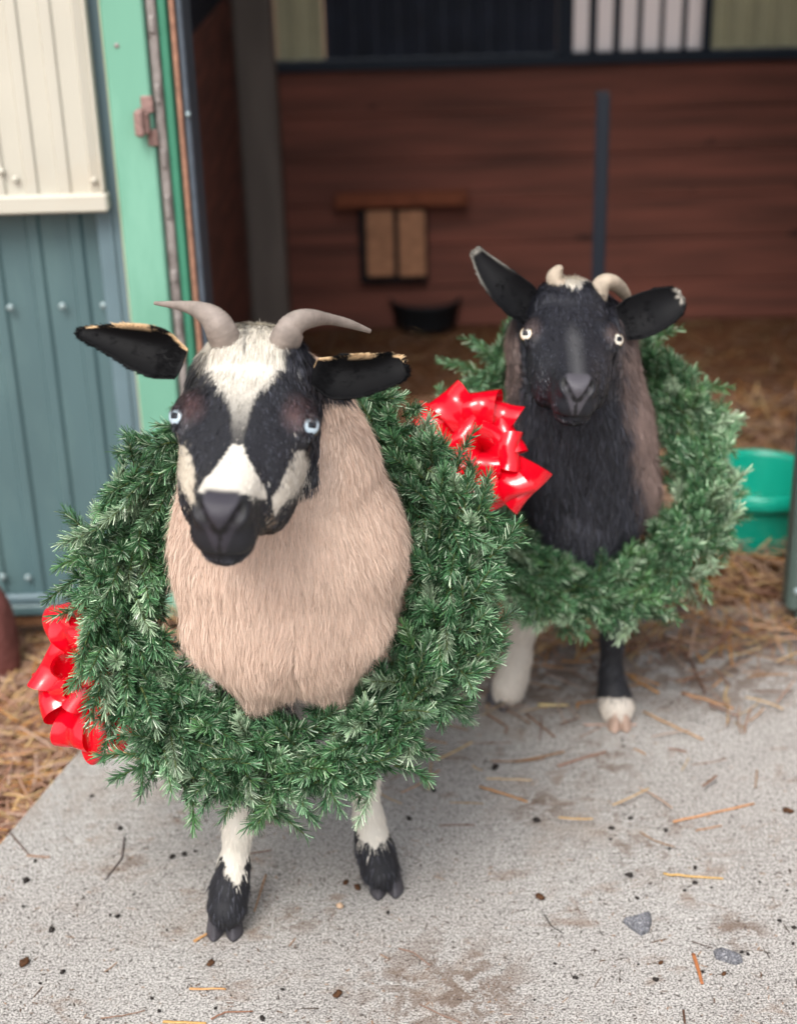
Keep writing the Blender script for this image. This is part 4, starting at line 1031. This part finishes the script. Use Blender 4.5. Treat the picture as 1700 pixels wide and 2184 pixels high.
def wreath(label, C, top, side, Rm, tube, twigL, ntw, nneed, field, squash=1.0):
    C = np.array(C); U = nrm(np.array(top)); Sd = nrm(np.array(side)); Nn = np.cross(Sd, U)
    if Nn@CB < 0: Nn = -Nn
    root = C-U*Rm
    w_ = empty('wreath', tuple(C), label, 'wreath', 'evergreen wreaths worn by the goats')
    def rp(a): return C+Rm*(Sd*math.cos(a)*squash+U*math.sin(a))
    mb = MB(); aa = np.linspace(0, 2*math.pi, 97); mb.tube(np.array([rp(a) for a in aa]), .006, 8, False); mb.build('wire_ring', STEM, w_, True)
    stems = MB(); NV = []; NF = []; NCc = []; nb0 = 0
    allP = []; 
    for i in range(ntw):
        a = 2*math.pi*(i+rng.uniform(-.5, .5))/ntw*7 % (2*math.pi)
        tan = -Sd*math.sin(a)+U*math.cos(a); out = Sd*math.cos(a)+U*math.sin(a)
        phi = rng.uniform(0, 2*math.pi)
        rad = out*math.cos(phi)*1.0+Nn*math.sin(phi)
        if rad@Nn < -.75: rad = rad+Nn*.9
        d = nrm(rad*rng.uniform(.4, 1.0)+tan*rng.choice([-1, 1], p=[.3, .7])*rng.uniform(.5, 1.2)+rng.normal(0, .25, 3))
        p0 = rp(a)+rad*tube*rng.uniform(-.2, .75)+tan*rng.normal(0, .015); L = twigL*rng.uniform(.7, 1.25)
        if rad@out < -.2: L *= .8
        bend = rng.normal(0, .18, 3)+np.array([0, 0, -.12])
        ts = np.linspace(0, 1, 7); pts = p0+d*(ts*L)[:, None]+bend*(ts**2*L*.6)[:, None]
        allP.append((pts, L))
    nn_ = nneed
    for pts, L in allP:
        vals = field.sample(pts) if field is not None else np.ones(7)
        if AVOID is not None and np.min(np.linalg.norm(pts[:, None]-AVOID[None], axis=2)) < (.030 if Rm > .2 else .018): continue
        good = np.argmax(vals < -.002) if np.any(vals < -.002) else 7
        if good < 3: continue
        pts = pts[:good]
        stems.tube(pts, np.linspace(.0016, .0008, good), 5)
        tint = rng.uniform(.7, 1.25); cs_ = NC[rng.choice(len(NC), p=NP_)]
        m = int(nn_*good/7); t = np.sort(rng.uniform(.04, 1, m)); t[-10:] = rng.uniform(.94, 1.0, 10)
        idx = t*(good-1); i0 = np.minimum(idx.astype(int), good-2); f = (idx-i0)[:, None]
        P = pts[i0]*(1-f)+pts[i0+1]*f; T = nrm(pts[i0+1]-pts[i0])
        ref = nrm(np.cross(T, rng.normal(size=3))); ref2 = np.cross(T, ref)
        an = rng.uniform(0, 2*math.pi, m); rdir = ref*np.cos(an)[:, None]+ref2*np.sin(an)[:, None]
        op = rng.uniform(.7, 1.15, m)*np.where(t > .93, .5, 1)
        D = nrm(T*np.cos(op)[:, None]+rdir*np.sin(op)[:, None]); nl = rng.uniform(.010, .0165, m)
        W = nrm(np.cross(D, rdir+rng.normal(0, .5, (m, 3)))); wd = rng.uniform(.0012, .0019, m)
        K = 3; Vn = np.zeros((m, K, 2, 3)); cur = nrm(T+rng.normal(0, .4, (m, 3)))
        for k in range(K):
            s_ = k/(K-1); q = P+D*(nl*s_)[:, None]+cur*(nl*.18*s_*s_)[:, None]; wk = (wd*(1-.45*s_))[:, None]
            Vn[:, k, 0] = q-W*wk/2; Vn[:, k, 1] = q+W*wk/2
        c = (NC[rng.choice(len(NC), m, p=NP_)]*.6+cs_*.4)*tint*rng.uniform(.75, 1.3, (m, 1))
        if field is not None:
            ok = field.sample(Vn[:, 2, 0]) > .001; Vn = Vn[ok]; c = c[ok]; m = len(c)
        b = nb0+np.arange(m)*K*2
        for k in range(K-1): NF.append(np.stack([b+k*2, b+k*2+1, b+k*2+3, b+k*2+2], 1))
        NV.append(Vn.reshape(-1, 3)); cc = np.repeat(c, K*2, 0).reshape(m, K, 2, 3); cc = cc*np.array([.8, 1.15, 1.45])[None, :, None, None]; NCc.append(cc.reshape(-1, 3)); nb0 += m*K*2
    stems.build('twigs', STEM, w_, True)
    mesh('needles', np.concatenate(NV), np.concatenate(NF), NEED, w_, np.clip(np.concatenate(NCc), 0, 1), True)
    return w_, rp, Nn
def bow(parent, C, face, loops, width):
    """loops: (angle, length, tilt toward face, width factor, crease)"""
    face = nrm(np.array(face)); a0 = nrm(CR-face*(CR@face)); b0 = np.cross(face, a0)
    if b0@CU < 0: b0 = -b0
    bw = bpy.data.objects.new('bow', None); COL.objects.link(bw); bw.parent = parent; bw.empty_display_size = .03
    bw.location = tuple(np.array(C)-worldloc(parent))
    for (ang, L, tilt, wf, hgt) in loops:
        ang = R(ang); e = a0*math.cos(ang)+b0*math.sin(ang); e = nrm(e*math.cos(tilt)+face*math.sin(tilt))
        sdv = nrm(np.cross(face, e)+rng.normal(0, .12, 3)); h = nrm(np.cross(e, sdv)); h = h*(1 if h@face > 0 else -1)
        n = 40; V = []; nw = 7
        rr = rng.normal(0, 1, 6)
        for i in range(n+1):
            t = i/n; th = t*2*math.pi
            # teardrop: starts and ends at the centre
            u = L*(math.sin(th/2)**1.35); v = hgt*L*math.sin(th)*abs(math.sin(th/2))**.6
            pw = width*wf*(.22+.78*math.sin(math.pi*t)**.6)
            for j in range(nw):
                q = j/(nw-1)-.5
                wob = .05*L*math.sin(q*7+rr[0]+th*rr[1]*.5)*math.sin(math.pi*t)
                kk = .10*L*abs(q+.15*rr[2])*math.sin(math.pi*t)
                V.append(np.array(C)+e*(u+kk*.6)+h*(v+wob)+sdv*(q*pw)+h*kk*.5)
        F = [(i*nw+j, i*nw+j+1, (i+1)*nw+j+1, (i+1)*nw+j) for i in range(n) for j in range(nw-1)]
        mesh('loop', V, F, RED, bw, None, True)
    return bw

# wreath 1
c1 = at(615, 1265, 1.70); tp = at(635, 925, 1.80)-at(600, 1625, 1.62)
w1, rp1, n1 = wreath('large green wreath around the beige horned goat in front, red bow at its left', c1, tp, CR*1.0+np.array([0, 0, 0]), .210, .068, .048, 1450, 150, F1)
c2 = at(1244, 1014, 2.16); tp2 = at(1262, 790, 2.24)-at(1278, 1265, 2.10)
w2, rp2, n2 = wreath('smaller green wreath around the black woolly goat behind, red bow at its left', c2, tp2, CR*1.0+fw*.0, .182, .057, .047, 1150, 130, F2)
# bows
b2c = at(1030, 962, 1.985)
bow(w2, b2c, CB*1.0+CR*-.15+CU*.15, [(158, .105, .25, 1.0, .30), (125, .098, .35, .9, .30), (88, .082, .3, .8, .42), (60, .075, .35, .85, .3), (192, .105, .15, 1, .3), (228, .082, .2, 1, .28), (268, .085, .25, 1.1, .25),
     (318, .095, .1, 1.2, .16), (300, .085, .2, 1.1, .2), (20, .06, .5, .9, .3), (140, .055, .8, .9, .35), (270, .055, .8, .9, .35), (40, .05, .9, .8, .3), (350, .062, .6, .9, .3), (210, .05, .9, .8, .3)], .062)
b1c = at(200, 1450, 1.72)
bow(w1, b1c, CR*-.62+CB*.62+CU*.1, [(100, .105, .3, 1.0, .3), (80, .085, .5, 1.0, .3), (150, .07, .9, 1, .3), (20, .07, .6, 1, .3), (262, .09, .2, 1.0, .22), (290, .10, .05, 1.0, .16), (205, .075, .6, 1, .3), (120, .055, 1.1, .9, .35), (240, .055, 1.1, .9, .35), (312, .11, .0, .8, .14), (-20, .06, .8, 1, .3)], .066)

# ------------------------------------------------------------------ things lying on the slab
STALK = tintmat('stalk', .5, .4)
def stalk(pts, wpx, col, label, z=.0025):
    P = np.array([ground(a, b, z) for a, b in pts]); tt = np.linspace(0, len(P)-1, 9)
    P = np.stack([np.interp(tt, range(len(P)), P[:, a]) for a in range(3)], 1); P[:, 2] += np.abs(rng.normal(0, .0006, 9))
    col = hexc(col); col = col*.7+col.mean()*.2; r = .5*m_of(wpx, P[0]); mb = MB(); mb.tube(P, np.linspace(r, r*.75, 9), 7, True, .6, col)
    o = mesh('straw_stalk', np.concatenate(mb.V), mb.F, STALK, None, np.concatenate(mb.C)*rng.uniform(.8, 1.15, (len(np.concatenate(mb.V)), 1)), True)
    tag(o, label, 'straw', 'straw stalks lying on the concrete')
def s6(x, y): return ((960+x*.5647)*.8854, (1300+y*.5647)*.8854)
def s5(x, y): return (x*.5647*.8854, (1300+y*.5647)*.8854)
ST = [([s6(375, 1020), s6(568, 1028)], 5, '#d9b98a', 'pale straight stalk right of the front goat, above the split orange one'),
      ([s6(345, 1055), s6(450, 1085), s6(550, 1122)], 6, '#c98a3c', 'orange stalk pointing down right beside the front wreath'),
      ([s6(1172, 1207), s6(1350, 1165), s6(1518, 1128)], 6, '#cf8a44', 'long orange stalk rising to the right on the right half of the slab'),
      ([s6(1268, 1243), s6(1380, 1222)], 4, '#c08a5a', 'short thin stalk just under the long rising one'),
      ([s6(1130, 1430), s6(1260, 1440), s6(1385, 1449)], 6, '#d6a436', 'yellow level stalk above the grey stones'),
      ([s6(1258, 1770), s6(1280, 1840), s6(1296, 1900)], 9, '#b8681f', 'thick rust orange stalk standing almost upright in view beside the flat grey stone'),
      ([s6(595, 706), s6(725, 707)], 9, '#d9c17a', 'pale yellow stub between the hind goat\'s front feet'),
      ([s6(985, 585), s6(1110, 655)], 9, '#c9914a', 'tan stalk right of the black leg, upper one'),
      ([s6(1045, 735), s6(1180, 800), s6(1300, 857)], 7, '#c29868', 'long tan stalk right of the white foot, running down right'),
      ([s6(1210, 655), s6(1330, 690), s6(1430, 722)], 9, '#c08a55', 'brown tan stalk far right of the hind goat\'s white foot'),
      ([s6(1180, 430), s6(1260, 540), s6(1310, 660)], 6, '#6a4634', 'dark curved twig of hay right of the hind goat'),
      ([s6(545, 745), s6(668, 845)], 5, '#94694a', 'thin brown stalk in front of the hind goat\'s white leg'),
      ([s6(375, 742), s6(465, 800), s6(455, 825)], 5, '#94694a', 'bent brown stalk just below the hind goat\'s white hoof'),
      ([s6(140, 950), s6(135, 1010), s6(128, 1070)], 5, '#b59468', 'short stalk hanging below the front wreath at its right'),
      ([s6(620, 1600), s6(650, 1650), s6(705, 1683)], 3, '#3a332f', 'thin black bent stem left of the pointed grey stone'),
      ([s6(1030, 1250), s6(1100, 1290), s6(1180, 1315)], 4, '#9b7550', 'slender brown stalk right of centre on the slab'),
      ([s6(1015, 790), s6(905, 790), s6(790, 792)], 6, '#c7a08b', 'pinkish stalk beside the hind goat\'s white foot'),
      ([s6(680, 968), s6(780, 935), s6(885, 905)], 8, '#96705c', 'flat brown strip of hay below the hind goat'),
      ([s5(375, 875), s5(500, 905), s5(610, 935)], 8, '#dcae4e', 'golden stalk under the left red bow'),
      ([s5(1135, 1430), s5(1110, 1510), s5(1085, 1590)], 4, '#a9763f', 'thin stalk right of the front goat\'s left foot'),
      ([s5(828, 1716), s5(888, 1680)], 8, '#c98f45', 'short flat orange stub touching the front goat\'s left hoof'),
      ([s5(45, 1255), s5(125, 1350)], 4, '#6a4d3e', 'dark thin stem near the left edge of the slab'),
      ([s5(115, 1350), s5(215, 1357)], 6, '#a07a5e', 'short tan stalk near the left edge of the slab'),
      ([s5(530, 1270), s5(520, 1360), s5(450, 1452)], 4, '#4f3d38', 'dark bent twig on the left part of the slab'),
      ([s5(808, 1920), s5(965, 1920)], 7, '#c98f45', 'orange stalk mixed with mud near the bottom of the slab'),
      ([s5(695, 2060), s5(880, 2066)], 8, '#cf9a3c', 'golden stalk at the very bottom of the picture'),
      ([s5(430, 2045), s5(520, 2035), s5(620, 2012)], 4, '#8f684e', 'thin brown stalk at the bottom left'),
      ([s5(900, 2050), s5(960, 2020), s5(1080, 2015)], 5, '#8f5b3c', 'reddish bent stalk at the bottom centre'),
      ([s6(0, 1745), s6(65, 1765), s6(135, 1820)], 4, '#94705c', 'thin brown stalk above the brown mud stain'),
      ([s6(90, 1985), s6(180, 2030), s6(270, 2066)], 4, '#94705c', 'thin stalk lying over the brown mud stain'),
      ([s6(1215, 2010), s6(1222, 2066)], 6, '#5a3a26', 'dark upright stalk at the bottom right edge'),
      ([s6(1250, 1718), s6(1340, 1745)], 3, '#5b4840', 'hair-thin dark stem left of the flat grey stone'),
      ([s6(1530, 985), s6(1522, 1060)], 4, '#a5815f', 'short upright stalk near the right edge of the slab')]
for p_, w_, c_, l_ in ST: stalk(p_, w_, c_, l_)
PELLET = mat('pellet', '#1d1714', .6, .35, noise_amt=.4, noise_scale=200)
BROWN = mat('crumb', '#4a3221', .85, .2, noise_amt=.4, noise_scale=200)
GRIT = mat('grit', '#595a60', .75, .35, noise_amt=.45, noise_scale=260, dark='#c9c9cc', dark_scale=420, dark_amt=.8, bump=(.6, 220, .002))
def pel(x, y, r, m=PELLET, sx=1.35, i=0, nm='pellet', lab='small dark goat dropping lying on the concrete', cat='dropping', grp='droppings scattered on the concrete'):
    p = ground(x, y); rr = m_of(r, p); mb = MB(); mb.blob((0, 0, rr*.55), (rr*sx, rr, rr*.75), i, .3, 12, 8, 0)
    V = mb.V[0]; a = rng.uniform(0, 3.1); V[:, :2] = V[:, :2]@np.array([[math.cos(a), math.sin(a)], [-math.sin(a), math.cos(a)]]); V = V+np.array([p[0], p[1], .0008])
    tag(mesh(nm, V, mb.F, m, None, None, True), lab, cat, grp)
LM = [('the pointed grey stone', 1367, 1972), ('the flat grey stone', 1549, 2046), ('the brown mud stain', 930, 2110), ('the front goat\'s left hooves in view', 478, 2000), ('the front goat\'s right hooves in view', 825, 1912),
      ('the hind goat\'s white foot', 1320, 1560), ('the yellow stalk on the right', 1480, 1862), ('the rising orange stalk', 1520, 1735), ('the two pale stalks by the wreath', 1080, 1670), ('the bottom left corner', 0, 2184), ('the bottom right corner', 1700, 2184),
      ('the dark bent twig', 255, 1815), ('the left slab edge', 90, 1700), ('the wreath bottom', 640, 1760), ('the right picture edge', 1700, 1800), ('the rust orange stalk', 1490, 2080), ('the muddy orange stalk', 440, 2110)]
USED = {}
def where(x, y, base):
    ds = sorted(LM, key=lambda q: math.hypot(q[1]-x, q[2]-y))
    for q in ds[:4]:
        d = math.hypot(q[1]-x, q[2]-y); a = math.degrees(math.atan2(y-q[2], x-q[1]))
        dr_ = ['right of', 'below right of', 'below', 'below left of', 'left of', 'above left of', 'above', 'above right of'][int(((a+22.5) % 360)//45)]
        dw = 'just ' if d < 60 else ('' if d < 140 else 'well ')
        l = f'{base} {dw}{dr_} {q[0]}'
        if l not in USED: USED[l] = 1; return l
    return l
PL = [s6(x, y)+(r,) for x, y, r in ((412, 978, 11), (45, 1197, 9), (590, 1205, 10), (910, 1237, 8), (988, 1195, 7), (1140, 1245, 7), (1155, 1325, 5), (1265, 1470, 8), (1265, 1405, 7), (985, 1440, 11), (1018, 1535, 6), (605, 1535, 13),
      (1118, 1813, 8), (1097, 1885, 8), (755, 1876, 8), (1490, 1775, 6), (1465, 1766, 6), (1625, 1632, 6), (1688, 1662, 7), (1683, 1728, 5), (1388, 1860, 8), (1297, 1850, 5), (95, 1000, 8), (150, 1075, 8), (1220, 1502, 5), (955, 860, 4), (960, 885, 4), (1655, 1503, 4), (1540, 1465, 4), (1660, 1165, 13), (905, 1283, 5), (580, 1970, 4), (668, 1815, 5), (1023, 1817, 4), (1335, 1490, 4), (1338, 1850, 0.1))]
PL += [s5(x, y)+(r,) for x, y, r in ((513, 1237, 8), (735, 1359, 9), (785, 1348, 9), (833, 1335, 5), (112, 1461, 11), (503, 1614, 8), (222, 1673, 10), (105, 1815, 16), (900, 1815, 11), (268, 1850, 8), (1475, 1470, 9), (1525, 1492, 11), (150, 1377, 6), (855, 1170, 8), (100, 1571, 5), (712, 1670, 4), (648, 1963, 6), (1120, 2050, 9), (470, 1608, 5), (1655, 1597, 6), (392, 1100, 6), (1440, 1950, 14), (680, 2018, 6), (172, 1898, 5), (570, 1518, 4), (920, 2005, 5), (1205, 1925, 5))]
for i, (x, y, r) in enumerate(PL):
    if r < 1: continue
    br = i in (11, 12, 20, 44, 46, 47) or r > 12.5
    if br: pel(x, y, r*.62, BROWN, 1.5, i, 'mud_crumb', where(x, y, 'brown mud crumb'), 'mud', 'mud crumbs on the concrete')
    else: pel(x, y, r*.62, PELLET, 1.35, i, lab=where(x, y, ('larger' if r > 8.5 else 'tiny' if r < 5.5 else 'small')+' dark dropping'))
pel(*s5(1450, 1573), 8, mat('pebble', '#b59a80', .7, .3, noise_amt=.2, noise_scale=90), 1.1, 91, 'pebble', 'single pale round pebble below the front goat\'s right foot', 'pebble', None)
# two grey stones
def stone(pts, h, label, seed):
    """outline in the picture laid on the ground, raised to a faceted stone"""
    B = np.array([ground(*s6(a, b)) for a, b in pts]); c = B.mean(0); r_ = np.random.default_rng(seed); n = len(B); V = []; F = []
    lv = [(1.0, 0), (1.02, .35), (.86, .8), (.45, 1.0)]
    for (sc, z) in lv:
        for k in range(n): q = c+(B[k]-c)*sc*(1+r_.normal(0, .03)); q[2] = h*z*(1+r_.normal(0, .10 if z else 0))+.0008; V.append(q)
    for i in range(len(lv)-1):
        for k in range(n): F.append((i*n+k, i*n+(k+1) % n, (i+1)*n+(k+1) % n, (i+1)*n+k))
    F.append(tuple((len(lv)-1)*n+k for k in range(n))); F.append(tuple(range(n))[::-1])
    tag(mesh('stone', V, F, GRIT, None, None, False), label, 'stone', 'grey stones on the concrete')
stone([(958, 1640), (990, 1665), (1035, 1694), (1068, 1680), (1078, 1640), (1075, 1610), (1030, 1625), (985, 1632)], .014, 'pointed grey speckled stone, the larger and upper of two on the slab', 5)
stone([(1345, 1770), (1350, 1795), (1400, 1808), (1440, 1820), (1468, 1808), (1462, 1792), (1410, 1778), (1370, 1762)], .011, 'flat dark grey stone, the lower of two on the slab', 6)
# fine grit and chaff nobody could count
n = 2000; C = np.array([ground(a, b) for a, b in zip(rng.uniform(-40, 1740, n), 1300+900*rng.uniform(0, 1, n)**1.0)])[:, :2]
C = C[C[:, 0] > edge_x(C[:, 1])+.01]; n = len(C)
C = np.column_stack([C, np.full(n, .0012)]); L = rng.uniform(.002, .010, n)*rng.choice([.5, 1, 2.5], n, p=[.6, .35, .05]); W = rng.uniform(.0008, .002, n)
col = np.array([hexc(x) for x in ('#2a211d', '#5c4433', '#8a6a50', '#3a2c25')])[rng.integers(0, 4, n)]
V, F, c = straws(C, L, W, rng.uniform(0, 6.28, n), 0*L, col, rng.normal(0, .12, n))
tag(mesh('chaff', V, F, STALK, None, c), 'tiny dark chaff and grit sprinkled across the concrete', 'chaff', kind='stuff')
